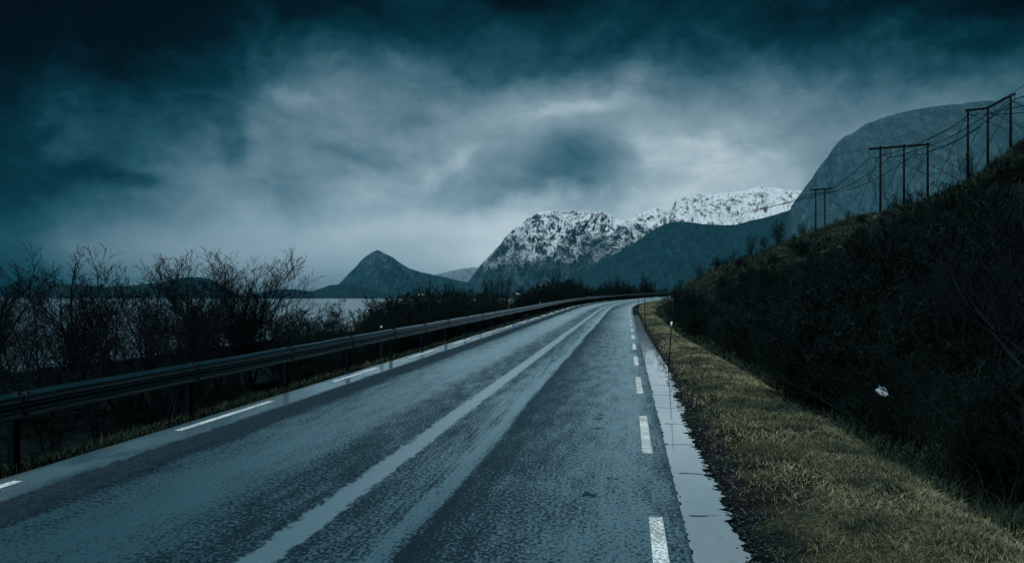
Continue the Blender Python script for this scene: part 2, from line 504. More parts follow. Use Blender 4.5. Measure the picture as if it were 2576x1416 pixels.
base = mesh_obj('sea_bed', [(-9000, -1500, -14), (9000, -1500, -14), (9000, 9500, -14), (-9000, 9500, -14)], [(0, 1, 2, 3)], M_bank)
tag(base, 'dark sea bed under the fjord', 'sea bed', kind='structure')
sea = mesh_obj('sea', [(-8500, -1400, SEA), (150, -1400, SEA), (150, 0, SEA), (1200, 3800, SEA), (1200, 9000, SEA), (-8500, 9000, SEA)], [(0, 1, 2, 3, 4, 5)], M_sea)
tag(sea, 'grey rippled fjord water behind the bare trees', 'sea', kind='structure')


def strip(name, s0, s1, ds, tl, zoff, mat, parent=None, uvs=True):
    S = np.arange(s0, s1 + 1e-6, ds); T = np.array(tl)
    s, t = np.meshgrid(S, T, indexing='ij')
    x, y = st2xy(s.ravel(), t.ravel()); z = np.interp(s.ravel(), _s, _z) + zoff(t.ravel(), s.ravel())
    return mesh_obj(name, np.stack([x, y, z], 1), grid_faces(len(S), len(T))[:, ::-1], mat, parent, True, np.stack([t.ravel() + W, s.ravel()], 1))


def road_z(t, s=None):
    x = t + W
    rut = -.012 * np.exp(-((x - 3.6) / .25) ** 2) - .012 * np.exp(-((x - 4.72) / .10) ** 2) + .010 * np.exp(-((x - 4.5) / .08) ** 2) - .010 * np.exp(-((x - 1.9) / .5) ** 2)
    edge = -.05 * smooth(6.74, 6.86, x) - .03 * smooth(-.26, -.32, x)
    return rut + edge + .0


TL = np.concatenate([[-W - .34, -W - .28, -W - .24], np.linspace(-W - .1, .12, 90), [.15, .18, .22, .25]])
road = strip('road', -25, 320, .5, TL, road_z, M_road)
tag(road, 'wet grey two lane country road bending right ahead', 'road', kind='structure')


def dashes(t0, name, first, period, length, n, width):
    V = []; F = []
    for k in range(n):
        a = first + k * period
        ss = np.linspace(a, a + length, 6)
        b = len(V)
        for q in ss:
            for tt in (t0 - width / 2, t0 + width / 2):
                x, y = st2xy(np.array([q]), np.array([tt])); V.append((x[0], y[0], np.interp(q, _s, _z) + float(road_z(np.array([tt]))[0]) + .005))
        for i in range(5): F.append((b + 2 * i, b + 2 * i + 1, b + 2 * i + 3, b + 2 * i + 2))
    return mesh_obj(name, V, F, M_paint, road)


# where the first dashes fall was measured on the ground (s of the near end, period)
DASH_R = (4.1, 5.55, 2.85)
DASH_L = (4.33, 5.95, 3.0)
dashes(0.0, 'edge_marking', *DASH_R[:2], DASH_R[2], 17, .12)
dashes(-W, 'edge_marking', *DASH_L[:2], DASH_L[2], 20, .12)


def build_gutter():
    S = np.arange(-6, 62, .06); rnd = np.random.RandomState(4)
    inner = .235 + .03 * fbm(S * 1.2, S * 0, 4, 2) + .012 * rnd.randn(len(S))
    wid = np.interp(S, [-6, 6, 12, 20, 26, 34, 45, 62], [.42, .42, .38, .58, .72, .60, .6, .35])
    outer = inner + wid * (1 + .30 * fbm(S * .7, S * 0 + 3, 3, 6)) + .10 * fbm(S * 4.5, S * 0, 3, 5) + .03 * rnd.randn(len(S))
    V = []; UV = []
    for k in range(7):
        t = inner + (outer - inner) * k / 6
        x, y = st2xy(S, t); V.append(np.stack([x, y, np.interp(S, _s, _z) - .025 + 0 * t], 1)); UV.append(np.stack([t, S], 1))
    V = np.stack(V, 1).reshape(-1, 3); UV = np.stack(UV, 1).reshape(-1, 2)
    return mesh_obj('puddle', V, grid_faces(len(S), 7)[:, ::-1], M_gutter, None, True, UV)


tag(build_gutter(), 'long bright puddle lying in the gutter along the right road edge', 'puddle', kind='structure')


def scatter_blades(name, n, sr, tr, hr, mat, seed, wscale=1., lean=.5, power=2.2, dens=None):
    r = np.random.RandomState(seed)
    u = r.rand(n)
    s = sr[0] + (sr[1] - sr[0]) * u ** power
    t = tr(s, r.rand(n))
    if dens is not None:
        k = r.rand(n) < dens(s, t); s = s[k]; t = t[k]; n = len(s)
    x, y = st2xy(s, t); z = ground_z(s, t) - .01
    d = np.hypot(x, y)
    w = (.0035 + .0011 * d) * wscale * r.uniform(.6, 1.4, n)
    h = hr[0] + (hr[1] - hr[0]) * r.rand(n) ** 2
    cl = fbm(x / .5, y / .5, 2, seed) * .5 + .8; h = h * np.clip(cl, .35, 1.4)
    a = r.rand(n) * 2 * np.pi; la = r.rand(n) * 2 * np.pi; lm = h * lean * r.rand(n) * 1.6
    wx, wy = np.cos(a) * w / 2, np.sin(a) * w / 2
    V = np.zeros((n, 5, 3))
    V[:, 0] = np.stack([x - wx, y - wy, z], 1); V[:, 1] = np.stack([x + wx, y + wy, z], 1)
    mx, my, mz = x + np.cos(la) * lm * .35, y + np.sin(la) * lm * .35, z + h * .6
    V[:, 2] = np.stack([mx + wx * .7, my + wy * .7, mz], 1); V[:, 3] = np.stack([mx - wx * .7, my - wy * .7, mz], 1)
    V[:, 4] = np.stack([x + np.cos(la) * lm, y + np.sin(la) * lm, z + h * .95], 1)
    i = np.arange(n)[:, None] * 5
    F = np.concatenate([i + np.array([[0, 1, 2]]), i + np.array([[0, 2, 3]]), i + np.array([[3, 2, 4]])], 0)
    return mesh_obj(name, V.reshape(-1, 3), F, mat)


def t_verge(s, u):
    b = brow(s)
    return .78 + (b + .45 - .78) * np.sqrt(u) ** 1.15


o = scatter_blades('verge_grass', 290000, (3.2, 135), t_verge, (.012, .095), M_grass, 7, .55, 1.7, 2.5)
tag(o, 'withered yellow green grass covering the right roadside verge', 'grass', kind='stuff')
o = scatter_blades('ditch_grass', 26000, (4, 70), lambda s, u: brow(s) + .1 + 2.4 * u ** 1.5, (.06, .35), M_lgrass, 8, 1.3, .8, 2.0)
tag(o, 'dark green weeds in the ditch between the verge and the shrubs', 'weeds', kind='stuff')
o = scatter_blades('bank_grass', 60000, (3, 95), lambda s, u: -7.05 - 2.6 * u ** 1.3, (.04, .22), M_lgrass, 9, 1.2, .7, 1.8)
tag(o, 'dark damp grass under the guardrail along the left shoulder', 'grass', kind='stuff')


def hill_tufts():
    r = np.random.RandomState(12)
    n = 60000
    s = r.uniform(8, 130, n); v = r.rand(n)
    t = brow(s) + 1.0 + v * 55
    x, y = st2xy(s, t)
    k = (x / y > .19) & (x / y < .72) & (fbm(x / 5, y / 5, 3, 77) > -.05)
    return s[k], t[k]


_s2, _t2 = hill_tufts()
_n2 = len(_s2)
o = scatter_blades('heather', _n2, (0, 1), lambda s, u: _t2, (.15, .55), M_lgrass, 13, 1.6, .6) if False else None


def blades_at(name, s, t, hr, mat, seed, wscale):
    r = np.random.RandomState(seed); n = len(s)
    x, y = st2xy(s, t); z = ground_z(s, t) - .03
    d = np.hypot(x, y); w = (.004 + .0010 * d) * wscale * r.uniform(.6, 1.4, n)
    h = hr[0] + (hr[1] - hr[0]) * r.rand(n) ** 2
    a = r.rand(n) * 2 * np.pi; la = r.rand(n) * 2 * np.pi; lm = h * .7 * r.rand(n)
    wx, wy = np.cos(a) * w / 2, np.sin(a) * w / 2
    V = np.zeros((n, 3, 3))
    V[:, 0] = np.stack([x - wx, y - wy, z], 1); V[:, 1] = np.stack([x + wx, y + wy, z], 1)
    V[:, 2] = np.stack([x + np.cos(la) * lm, y + np.sin(la) * lm, z + h], 1)
    return mesh_obj(name, V.reshape(-1, 3), np.arange(n * 3).reshape(-1, 3), mat)


o = blades_at('heather', _s2, _t2, (.15, .6), M_lgrass, 13, 1.5)
tag(o, 'dark heather and dead grass covering the roadside hill', 'heather', kind='stuff')


def pebbles():
    r = np.random.RandomState(3)
    n = 5200
    s = 2.8 + 50 * r.rand(n) ** 2.6
    t = np.where(r.rand(n) < .8, .60 + .35 * r.rand(n) ** 1.0 + .05 * r.randn(n), .20 + .035 * r.randn(n))
    t = np.where((t < .60) & (t > .27), .72, t)
    x, y = st2xy(s, t); z = np.maximum(ground_z(s, t), np.interp(s, _s, _z) - .03)
    sz = r.uniform(.006, .022, n) * (1 + .02 * s)
    ico = np.array([(0, 0, 1), (.9, 0, .3), (.28, .86, .3), (-.73, .53, .3), (-.73, -.53, .3), (.28, -.86, .3), (0, 0, -.4)])
    F0 = np.array([(0, 1, 2), (0, 2, 3), (0, 3, 4), (0, 4, 5), (0, 5, 1), (6, 2, 1), (6, 3, 2), (6, 4, 3), (6, 5, 4), (6, 1, 5)])
    a = r.rand(n) * 6.28; c, s_ = np.cos(a), np.sin(a)
    P = ico[None] * (r.uniform(.6, 1.3, (n, 7, 1))) * sz[:, None, None]
    V = np.stack([P[:, :, 0] * c[:, None] - P[:, :, 1] * s_[:, None] + x[:, None], P[:, :, 0] * s_[:, None] + P[:, :, 1] * c[:, None] + y[:, None], P[:, :, 2] * .7 + z[:, None]], 2)
    F = (np.arange(n)[:, None, None] * 7 + F0[None]).reshape(-1, 3)
    return mesh_obj('gravel', V.reshape(-1, 3), F, M_stone)


tag(pebbles(), 'small dark pebbles strewn between the puddle and the grass', 'gravel', kind='stuff')

# ------------------------------------------------------------------ guardrail
def guardrail():
    root = empty('guardrail')
    tag(root, 'long galvanised steel guardrail along the left side of the road', 'guardrail')
    t0 = -W - .62
    # W profile: (outward toward the road, height)
    prof = [(-.035, .488), (.000, .492), (.058, .522), (.062, .535), (.060, .592), (.053, .602), (.006, .628), (.000, .638), (.000, .652), (.006, .662), (.055, .692), (.062, .702), (.060, .752), (.052, .764), (-.020, .797), (-.055, .795)]
    S = np.concatenate([np.arange(-6, 60, .4), np.arange(60, 300, 1.)])
    wig = .018 * fbm(S * .16, S * 0, 3, 88) + .010 * fbm(S * .5, S * 0 + 5, 2, 89)
    wt = .03 * fbm(S * .11, S * 0 + 2, 3, 90)
    V = []
    for a, h in prof:
        x, y = st2xy(S, t0 + a + wt); V.append(np.stack([x, y, np.interp(S, _s, _z) + h + wig + .015], 1))
    V = np.stack(V, 1).reshape(-1, 3)
    beam = mesh_obj('beam', V, grid_faces(len(S), len(prof))[:, ::-1], M_rail, root, False)
    md = beam.modifiers.new('thickness', 'SOLIDIFY'); md.thickness = .004
    for k in range(62):
        s = 4.45 + 3.65 * (k - 2)
        if s > 190: break
        wg = float(np.interp(s, S, wig)); wt_ = float(np.interp(s, S, wt))
        x, y, z, th = [float(q) for q in frame(s)]
        ax = (Vector((math.cos(th), -math.sin(th), 0)), Vector((math.sin(th), math.cos(th), 0)), Vector((0, 0, 1)))
        def P(dt, ds, h): return Vector((x, y, z)) + ax[0] * (t0 + wt_ + dt) + ax[1] * ds + Vector((0, 0, h + wg))
        p = MB()
        p.box(P(-.125, 0, .17), (.010, .10, 1.22), ax); p.box(P(-.085, .048, .17), (.07, .008, 1.22), ax); p.box(P(-.085, -.048, .17), (.07, .008, 1.22), ax)
        p.box(P(-.055, 0, .645), (.075, .075, .22), ax)
        po = p.build('post', M_post, root)
        if k < 26:
            if k < 16:
                for h_ in (.72, .54):
                    MB().box(P(.086, 0, h_ + .015), (.016, .04, .04), ax).build('bolt', M_bolt, po)
                MB().box(P(-.005, -.055, .812), (.07, .05, .03), ax).build('bolt', M_bolt, po)
                MB().box(P(.02, .075, .808), (.035, .035, .022), ax).build('bolt', M_bolt, po)
            j = MB()
            # lap joint lip following the profile
            for q in range(3, len(prof) - 2):
                (a1, h1), (a2, h2) = prof[q], prof[q + 1]
                mid = P((a1 + a2) / 2 + .004, -.03, (h1 + h2) / 2 + .015); L = math.hypot(a2 - a1, h2 - h1)
                dirv = (ax[0] * (a2 - a1) + Vector((0, 0, h2 - h1))).normalized(); nv = dirv.cross(ax[1])
                j.box(mid, (.006, .030, L * 1.12), (nv, ax[1], dirv))
            j.build('joint', M_bolt, po)
    return root


guardrail()


def delineator(px, d_s, t, label):
    p = gpt(d_s, t)
    r = empty('delineator_post', p, 0); tag(r, label, 'road marker', 'road markers behind the guardrail')
    MB().box((0, 0, .32), (.09, .045, .84)).build('stem', M_black, r)  # lower post in black: shade behind the rail put into its colour
    MB().box((0, 0, .785), (.105, .054, .09)).build('white_base', M_white, r)
    MB().box((0, 0, .99), (.10, .05, .32)).build('black_band', M_black, r)
    for h in (.89, 1.10):
        pts = MB(); pts.tube([(0, -.026, h), (0, -.034, h)], .035, 14); pts.build('reflector', M_refl, r)
    r.rotation_euler = (0, 0, -.15)
    return r


delineator(0, 23.2, -W - 1.15, 'nearest road marker behind the guardrail, black with round reflectors')
delineator(0, 67, -W - 1.1, 'second road marker behind the guardrail, small and white before dark shrubs')
delineator(0, 112, -W - 1.1, 'farthest road marker behind the guardrail in the bend')


# ------------------------------------------------------------------ snow stakes on the right verge
def stake(base, top, band, label, rad=.014):
    b = Vector(base); t = Vector(top)
    r = empty('snow_stake', b); tag(r, label, 'snow stake', 'snow stakes on the right verge')
    v = t - b
    MB().tube([v * -.12, v * .5, v], [rad * 1.1, rad, rad * .8], 8).build('pole', M_stake, r, True)
    if band:
        MB().tube([v * band[0], v * band[1]], [rad * 1.45] * 2, 10).build('reflective_band', M_white, r, True)


def stake_px(px0, s, t, px1, py1, band, label, rad=.017):
    b = gpt(s, t)
    d = b.y
    stake(b, at(px1, py1, d), band, label, rad)


sb = gpt(19.6, .76)
stake(sb, at(1693.5, 743, sb.y - .3), (.60, .66), 'nearest dark snow stake leaning right with a white band')
sb = gpt(38., .62); stake(sb, at(1621, 737, sb.y), None, 'tall thin stake at the grass edge before the bend', .02)
sb = gpt(78.0, .8); stake(sb, at(1607.5, 741, sb.y), None, 'thin dark stake nearest the road where the puddle ends', .026)
sb = gpt(118.0, .9); stake(sb, at(1638, 745, sb.y), None, 'farthest thin stake standing against the bright wet bend', .028)
sb = gpt(62.0, 4.0); stake(sb, at(1686.5, 749, sb.y), (.78, .92), 'stake with small white tip half hidden by the dark bank', .02)


# ------------------------------------------------------------------ power line
def pole_frame(name_label, tops, d, arm, insul, guys, stays, rad=.19):
    P = [at(px, py, dd) for (px, py), dd in zip(tops, d)]
    base = gxy(P[0].x, P[0].y)
    r = empty('power_pole', base); tag(r, name_label, 'power pole', 'wooden power poles on the hill crest')
    off = -Vector(base)
    for p in P:
        g = gxy(p.x, p.y, -.8)
        MB().tube([g + off, (g + p) / 2 + off, p + off + Vector((0, 0, .25))], [rad * 1.15, rad, rad * .82], 10).build('pole', M_wood, r, True)
    for a, b in arm:
        a = Vector(a); b = Vector(b); ax = (b - a).normalized(); s = ax.cross(Vector((0, 0, 1))).normalized(); u = s.cross(ax)
        MB().box((a + b) / 2 + off + s * rad * .9, ((b - a).length, .18, .34), (ax, s, u)).build('crossarm', M_wood, r)
    for p, L in insul:
        q = Vector(p) + off; m = MB()
        n = 9
        pts = []; rr = []
        for i in range(n):
            for e in (0, .35, .7):
                pts.append(q - Vector((0, 0, L * (i + e) / n))); rr.append(.035 if e == 0 else (.085 if e < .5 else .04))
        m.tube(pts, rr, 8).build('insulator', M_ins, r, True)
    for a, b in guys:
        a = Vector(a) + off; b = Vector(b) + off
        MB().tube([a, a.lerp(b, .5), b], .042, 5).build('guy_wire', M_wire, r)
    for a, b in stays:
        a = Vector(a) + off; b = Vector(b) + off
        g = MB().tube([a, a.lerp(b, .5), b], .042, 5).build('guy_wire', M_wire, r)
        MB().tube([a.lerp(b, .3), a.lerp(b, .36), a.lerp(b, .42)], [.05, .075, .05], 8).build('guy_insulator', M_ins, g)
    return P


dB = 133.
PB = pole_frame('middle wooden power pole frame of three poles under one long crossarm', [(2213.8, 371), (2273.2, 367), (2333, 363)], [dB] * 3,
                [(at(2183.6, 376, dB), at(2337, 364, dB))],
                [(at(2186, 377, dB - .2), 1.35), (at(2239, 373, dB - .2), 1.35), (at(2299.5, 368, dB - .2), 1.35)],
                [(at(2221, 390, dB), at(2399, 470, dB - 2)), (at(2280, 385, dB), at(2416, 455, dB - 3)), (at(2340, 383, dB), at(2440, 440, dB - 3))],
                [(at(2211, 391, dB), at(2160, 518, dB + 4)), (at(2271, 388, dB), at(2219, 505, dB + 4)), (at(2331, 383, dB), at(2275, 485, dB + 4))])
dA = [127., 125.5, 124.]
PA = pole_frame('nearest wooden power pole frame with bent crossarm at the right edge', [(2434, 279), (2484, 273), (2541.5, 243)], dA,
                [(at(2427, 279.5, 127), at(2485, 273, 125.5)), (at(2484, 272, 125.5), at(2554, 236.5, 123.7))],
                [(at(2455, 276, 126), .75), (at(2502, 266, 125), 1.0), (at(2552, 238, 123.5), 1.0)],
                [(at(2442, 288, 127), at(2538, 330, 125)), (at(2490, 282, 125.5), at(2590, 330, 124)), (at(2545, 255, 124), at(2640, 300, 122))],
                [(at(2432, 286, 127), at(2350, 470, 131)), (at(2482, 282, 125.5), at(2400, 450, 129)), (at(2540, 262, 124), at(2452, 425, 127))])
dC = 205.
PC = pole_frame('farthest wooden power pole frame, small, of two poles under a short crossarm', [(2051.4, 477.5), (2074.5, 475.5)], [dC] * 2,
                [(at(2036.6, 478.5, dC), at(2092.6, 474.5, dC))],
                [(at(2041, 479, dC - .2), .9), (at(2062.5, 478, dC - .2), .9), (at(2089, 476, dC - .2), .9)],
                [(at(2078, 480, dC), at(2180, 535, dC - 5)), (at(2055, 484, dC), at(2150, 540, dC - 5))], [], .21)


def cable(label, spans, rad=.065):
    m = MB()
    o0 = Vector(spans[0][0])
    for a, b, sag in spans:
        a = Vector(a) - o0; b = Vector(b) - o0
        m.tube([a.lerp(b, i / 14) - Vector((0, 0, sag * 4 * (i / 14) * (1 - i / 14))) for i in range(15)], rad, 5)
    o = m.build('power_cable', M_wire); o.location = o0
    tag(o, label, 'power cable', 'overhead cables between the poles')


cB = [at(2221, 391, dB), at(2279, 386, dB), at(2339, 382, dB)]
cI = [at(2186, 397, dB - .2), at(2239, 393, dB - .2), at(2299.5, 388, dB - .2)]
cA = [at(2441, 288, 127), at(2490, 282, 125.5), at(2546, 254, 124)]
cA2 = [at(2455, 288, 126), at(2502, 280, 125), at(2552, 250, 123.5)]
cC = [at(2041, 488, dC), at(2062.5, 486, dC), at(2089, 484, dC)]
for i, (w_, e) in enumerate((('lowest', (2700, 262, 112)), ('middle', (2700, 220, 111)), ('highest', (2700, 176, 110)))):
    far_end = (1800, 545 - 5 * i, 420)
    cable('%s of the three overhead cables strung along the pole frames' % w_,
          [(at(*far_end), cC[i], 1.5), (cC[i], cI[i], 1.6), (cI[i], cB[i], .28), (cB[i], cA[i], .9), (cA[i], cA2[i], .3), (cA2[i], at(*e), .5)])
for i, (a, b, e, w_) in enumerate(((at(2290, 364, dB), at(2484, 270, 125.5), (2700, 130, 110), 'topmost thin earth cable rising from the crossarms to the right edge'),)):
    cable(w_, [(a, b, .6), (b, at(*e), .3)], .05)
cable('thin second cable running from the long crossarm to the right pole frame', [(at(2335, 380, dB), at(2536, 252, 124), 1.5), (at(2536, 252, 124), at(2700, 200, 111), .4)], .05)


# ------------------------------------------------------------------ bare trees and shrubs
def tubes_np(branches, n):
    """branches: list of (pts[k,3], rad[k]) -> vertices, quads"""
    V = []; F = []; b = 0
    ang = np.arange(n) * 2 * np.pi / n; ca, sa = np.cos(ang), np.sin(ang)
    for p, r in branches:
        k = len(p)
        d = np.gradient(p, axis=0); d /= np.linalg.norm(d, axis=1)[:, None] + 1e-9
        ref = np.array([.31, .95, .05]) if abs(d[0, 2]) > .6 else np.array([.05, .1, 1.])
        u = np.cross(d, ref); u /= np.linalg.norm(u, axis=1)[:, None] + 1e-9
        v = np.cross(d, u)
        ring = p[:, None] + (u[:, None] * ca[None, :, None] + v[:, None] * sa[None, :, None]) * r[:, None, None]
        V.append(ring.reshape(-1, 3))
        i = np.arange(k - 1)[:, None] * n; j = np.arange(n)[None]
        j2 = (j + 1) % n
        F.append((np.stack([i + j, i + j2, i + n + j2, i + n + j], 2) + b).reshape(-1, 4))
        b += k * n
    return np.concatenate(V), np.concatenate(F)


def grow_branch(r, p, d, L, r0, k, up, wander):
    pts = [p]; q = p.copy(); d = d / np.linalg.norm(d)
    for i in range(k):
        d = d + r.normal(0, wander, 3) + np.array([0, 0, up])
        d /= np.linalg.norm(d)
        q = q + d * L / k; pts.append(q)
    pts = np.array(pts)
    return pts, r0 * (np.linspace(1, .1, k + 1) ** 1.1 + .03)


def side(r, d, ang):
    d = d / np.linalg.norm(d)
    a = r.normal(0, 1, 3); a -= d * a.dot(d); a /= np.linalg.norm(a) + 1e-9
    return d * math.cos(ang) + a * math.sin(ang)


def bare_plant(seed, height, stems, spread, n1, n2, n3, r_stem=.035, low=.12, ang=.65, leafy=0., wander=.09, tip=.0045, up=.06, trunk=False):
    r = np.random.RandomState(seed)
    S, T, Lf = [], [], []
    roots = []
    if trunk:
        p, rad = grow_branch(r, np.array([0, 0, -.3]), np.array([r.normal(0, .08), r.normal(0, .08), 1.]), height * 1.0, r_stem * 1.6, 12, .03, .05)
        S.append((p, rad)); roots.append((p, rad))
        for k in range(stems - 1):
            i = r.randint(1, 5)
            q, rd = grow_branch(r, p[i], side(r, p[i + 1] - p[i], r.uniform(.3, .6)), height * r.uniform(.6, .85) * (1 - i / 14), rad[i] * .75, 9, .09, wander)
            S.append((q, rd)); roots.append((q, rd))
    else:
        for k in range(stems):
            a = r.rand() * 6.28; o = r.rand() * .12 * spread * height
            d = np.array([math.cos(a) * spread * r.uniform(.1, 1), math.sin(a) * spread * r.uniform(.1, 1), 1.])
            p, rad = grow_branch(r, np.array([math.cos(a) * o, math.sin(a) * o, -.3]), d, height * r.uniform(.8, 1.0) + .3, r_stem * r.uniform(.7, 1.1), 9, .03, wander)
            S.append((p, rad)); roots.append((p, rad))
    for p, rad in roots:
        kk = len(p) - 1
        L = np.linalg.norm(p[-1] - p[0])
        for b in range(n1):
            f = low + (1 - low) * (b + r.rand()) / n1
            i = min(int(f * kk), kk - 1); w = f * kk - i
            o1 = p[i] * (1 - w) + p[i + 1] * w; d0 = p[i + 1] - p[i]
            l1 = L * (.36 * (1 - f) + .12) * r.uniform(.6, 1.25)
            q, rd = grow_branch(r, o1, side(r, d0, ang * r.uniform(.6, 1.25)), l1, max(rad[i] * .5, tip * 1.6), 5, up, wander * 1.3)
            T.append((q, np.maximum(rd, tip * .8)))
            for c in range(n2):
                g = .15 + .85 * (c + r.rand()) / n2
                i2 = min(int(g * 5), 4); o2 = q[i2] + (q[i2 + 1] - q[i2]) * (g * 5 - i2)
                l2 = l1 * (.5 * (1 - g) + .22) * r.uniform(.6, 1.3)
                q2, rd2 = grow_branch(r, o2, side(r, q[i2 + 1] - q[i2], ang * r.uniform(.6, 1.2)), l2, max(rd[i2] * .55, tip), 3, up, wander * 1.5)
                T.append((q2, np.maximum(rd2, tip * .7)))
                for e in range(n3):
                    h = .2 + .8 * r.rand(); i3 = min(int(h * 3), 2); o3 = q2[i3] + (q2[i3 + 1] - q2[i3]) * (h * 3 - i3)
                    q3, rd3 = grow_branch(r, o3, side(r, q2[i3 + 1] - q2[i3], .6), l2 * r.uniform(.25, .6), tip * .8, 2, up, wander * 1.5)
                    T.append((q3, np.maximum(rd3, tip * .6)))
                    if leafy and r.rand() < leafy and f > .25: Lf.append(q3[-1])
    V1, F1 = tubes_np(S, 6); V2, F2 = tubes_np(T, 3)
    nq = len(F2)
    F2 = F2.tolist()
    if leafy and Lf:
        P = np.repeat(np.array(Lf), 4, 0); m = len(P)
        P = P + r.normal(0, .05, P.shape)
        a = r.normal(0, 1, (m, 3)); a /= np.linalg.norm(a, axis=1)[:, None]; c = np.cross(a, r.normal(0, 1, (m, 3))); c /= np.linalg.norm(c, axis=1)[:, None]
        s1 = r.uniform(.02, .045, (m, 1))
        L4 = np.stack([P - a * s1, P + c * s1 * .6, P + a * s1, P - c * s1 * .6], 1).reshape(-1, 3)
        b = len(V2); V2 = np.concatenate([V2, L4]); F2 += (np.arange(m * 4).reshape(-1, 4) + b).tolist()
    return V1, F1, V2, np.array(F2)


PARK = []
def proto(kind, name, parts, seed, mats, **kw):
    V1, F1, V2, F2 = bare_plant(seed, **kw)
    r = empty(name)
    mesh_obj(parts[0], V1, F1, mats[0], r, True); mesh_obj(parts[1], V2, F2, mats[1], r)
    PARK.append(r)
    r['free'] = 1
    return r


rng = random.Random(5)
TREE = [proto('t', 'bare_tree', ('trunk', 'crown'), 100 + i, (M_bark, M_twig), **kw) for i, kw in enumerate((
    dict(height=5.6, stems=6, spread=.20, n1=17, n2=5, n3=4, r_stem=.045, up=.09, low=.24, tip=.0065),
    dict(height=5.6, stems=5, spread=.24, n1=18, n2=5, n3=4, r_stem=.045, up=.08, low=.24, tip=.0065),
    dict(height=5.4, stems=6, spread=.0, n1=17, n2=5, n3=4, r_stem=.055, up=.10, trunk=True, low=.26, tip=.0065),
    dict(height=5.4, stems=6, spread=.22, n1=15, n2=6, n3=3, r_stem=.04, up=.08, leafy=.05, tip=.0065),
    dict(height=5.6, stems=8, spread=.0, n1=14, n2=5, n3=4, r_stem=.06, up=.12, trunk=True, low=.24, tip=.0065),
))]
FARTREE = [proto('f', 'bare_tree', ('trunk', 'crown'), 150 + i, (M_bark, M_twig), **kw) for i, kw in enumerate((
    dict(height=7., stems=6, spread=.20, n1=15, n2=6, n3=3, r_stem=.07, tip=.011, up=.08),
    dict(height=7., stems=7, spread=.0, n1=14, n2=6, n3=4, r_stem=.08, tip=.011, trunk=True, up=.10),
    dict(height=7., stems=5, spread=.12, n1=16, n2=5, n3=2, r_stem=.06, tip=.010, up=.13, ang=.5),
))]
SHRUB = [proto('s', 'bare_shrub', ('stems', 'twigs'), 200 + i, (M_shrub, M_shrub), **kw) for i, kw in enumerate((
    dict(height=2.4, stems=11, spread=.42, n1=9, n2=5, n3=3, r_stem=.016, tip=.005, up=.08),
    dict(height=2.2, stems=14, spread=.50, n1=8, n2=5, n3=2, r_stem=.014, tip=.005, up=.10),
    dict(height=2.6, stems=9, spread=.35, n1=11, n2=5, n3=3, r_stem=.018, tip=.005, up=.07, leafy=.03),
    dict(height=2.0, stems=16, spread=.62, n1=7, n2=5, n3=3, r_stem=.012, tip=.0045, up=.06),
))]
BUSH = [proto('b', 'bare_shrub', ('stems', 'twigs'), 230 + i, (M_shrub, M_shrub), **kw) for i, kw in enumerate((
    dict(height=3.4, stems=15, spread=.42, n1=11, n2=5, n3=4, r_stem=.022, tip=.010, up=.07, low=.03, leafy=.05),
    dict(height=3.2, stems=17, spread=.5, n1=10, n2=5, n3=4, r_stem=.02, tip=.010, up=.08, low=.03),
))]


def plant(protos, k, p, h_scale, rz, label, group=None, wide=1.0, cat='tree'):
    src = protos[k % len(protos)]
    sc = (h_scale * wide, h_scale * wide, h_scale)
    if 'free' in src:
        del src['free']
        src.location = p; src.rotation_euler = (0, 0, rz); src.scale = sc; src['label'] = label
        if group: src['group'] = group
        o = src
    else:
        o = copy_tree(src, p, rz, sc, label, group)
    o['category'] = cat
    return o


def plant_px(protos, k, px, top, t_or_d, label, group=None, wide=1.0, cat='tree', ref=5.6):
    """stand a plant at bearing px and distance d so that it is as tall as surveyed"""
    d = t_or_d; x = (px - CXP) / FPX * d
    if px < 1700:
        for _ in range(60):
            if xy2st([x], [d])[1][0] < -9.2: break
            d += 1.5; x = (px - CXP) / FPX * d
    g = gxy(x, d); zt = CAM_H + (HOR - top) / FPX * d
    h = max(zt - g.z, .6)
    return plant(protos, k, g, h / ref, rng.uniform(0, 6.28), label, group, wide, cat)


LT = [  # prototype, px, top, distance, label
    (0, -60, 655, 24, 'cut off bare tree at the very left edge behind the guardrail'),
    (1, 50, 645, 23, 'tall bushy bare tree first from the left edge'),
    (3, 120, 690, 21, 'lower bare tree with dark leaf tufts beside the leftmost tall one'),
    (4, 185, 632, 24, 'bare tree with the single highest twig on the left'),
    (3, 240, 690, 20, 'dense low bare tree filling the gap under the highest twig'),
    (0, 305, 640, 23, 'broad bare tree with the fullest round top on the left'),
    (2, 345, 668, 26, 'bare tree leaning into the right side of the fullest crown'),
    (3, 395, 695, 22, 'short bare tree with leaf clusters against the low far hill'),
    (3, 462, 650, 25, 'slender bare tree topped with a dark bunch of leaves'),
    (1, 505, 650, 27, 'fan topped bare tree standing before the end of the low far hill'),
    (0, 556, 678, 29, 'narrow bare tree between the fan topped tree and the rounded crowns by the water'),
    (4, 602, 640, 29, 'thick stemmed tall bare tree standing before the open water'),
    (0, 580, 640, 30, 'full rounded bare crown just left of the open water'),
  (1, 622, 652, 30, 'rounded bare crown nearest the open water, at the end of the row'),
  (2, 640, 705, 31, 'smaller bare tree at the right end of the left tree row'),
    (0, 430, 745, 19, 'low tangled bare tree in front of the left row, below the leaf bunch'),
    (1, 500, 765, 22, 'thin low tree between the leaf bunch tree and the fan topped tree'),
]
for k, px, top, d, lab in LT:
    plant_px(TREE, k, px, top, d, lab, 'bare trees behind the left guardrail', wide=1.2)

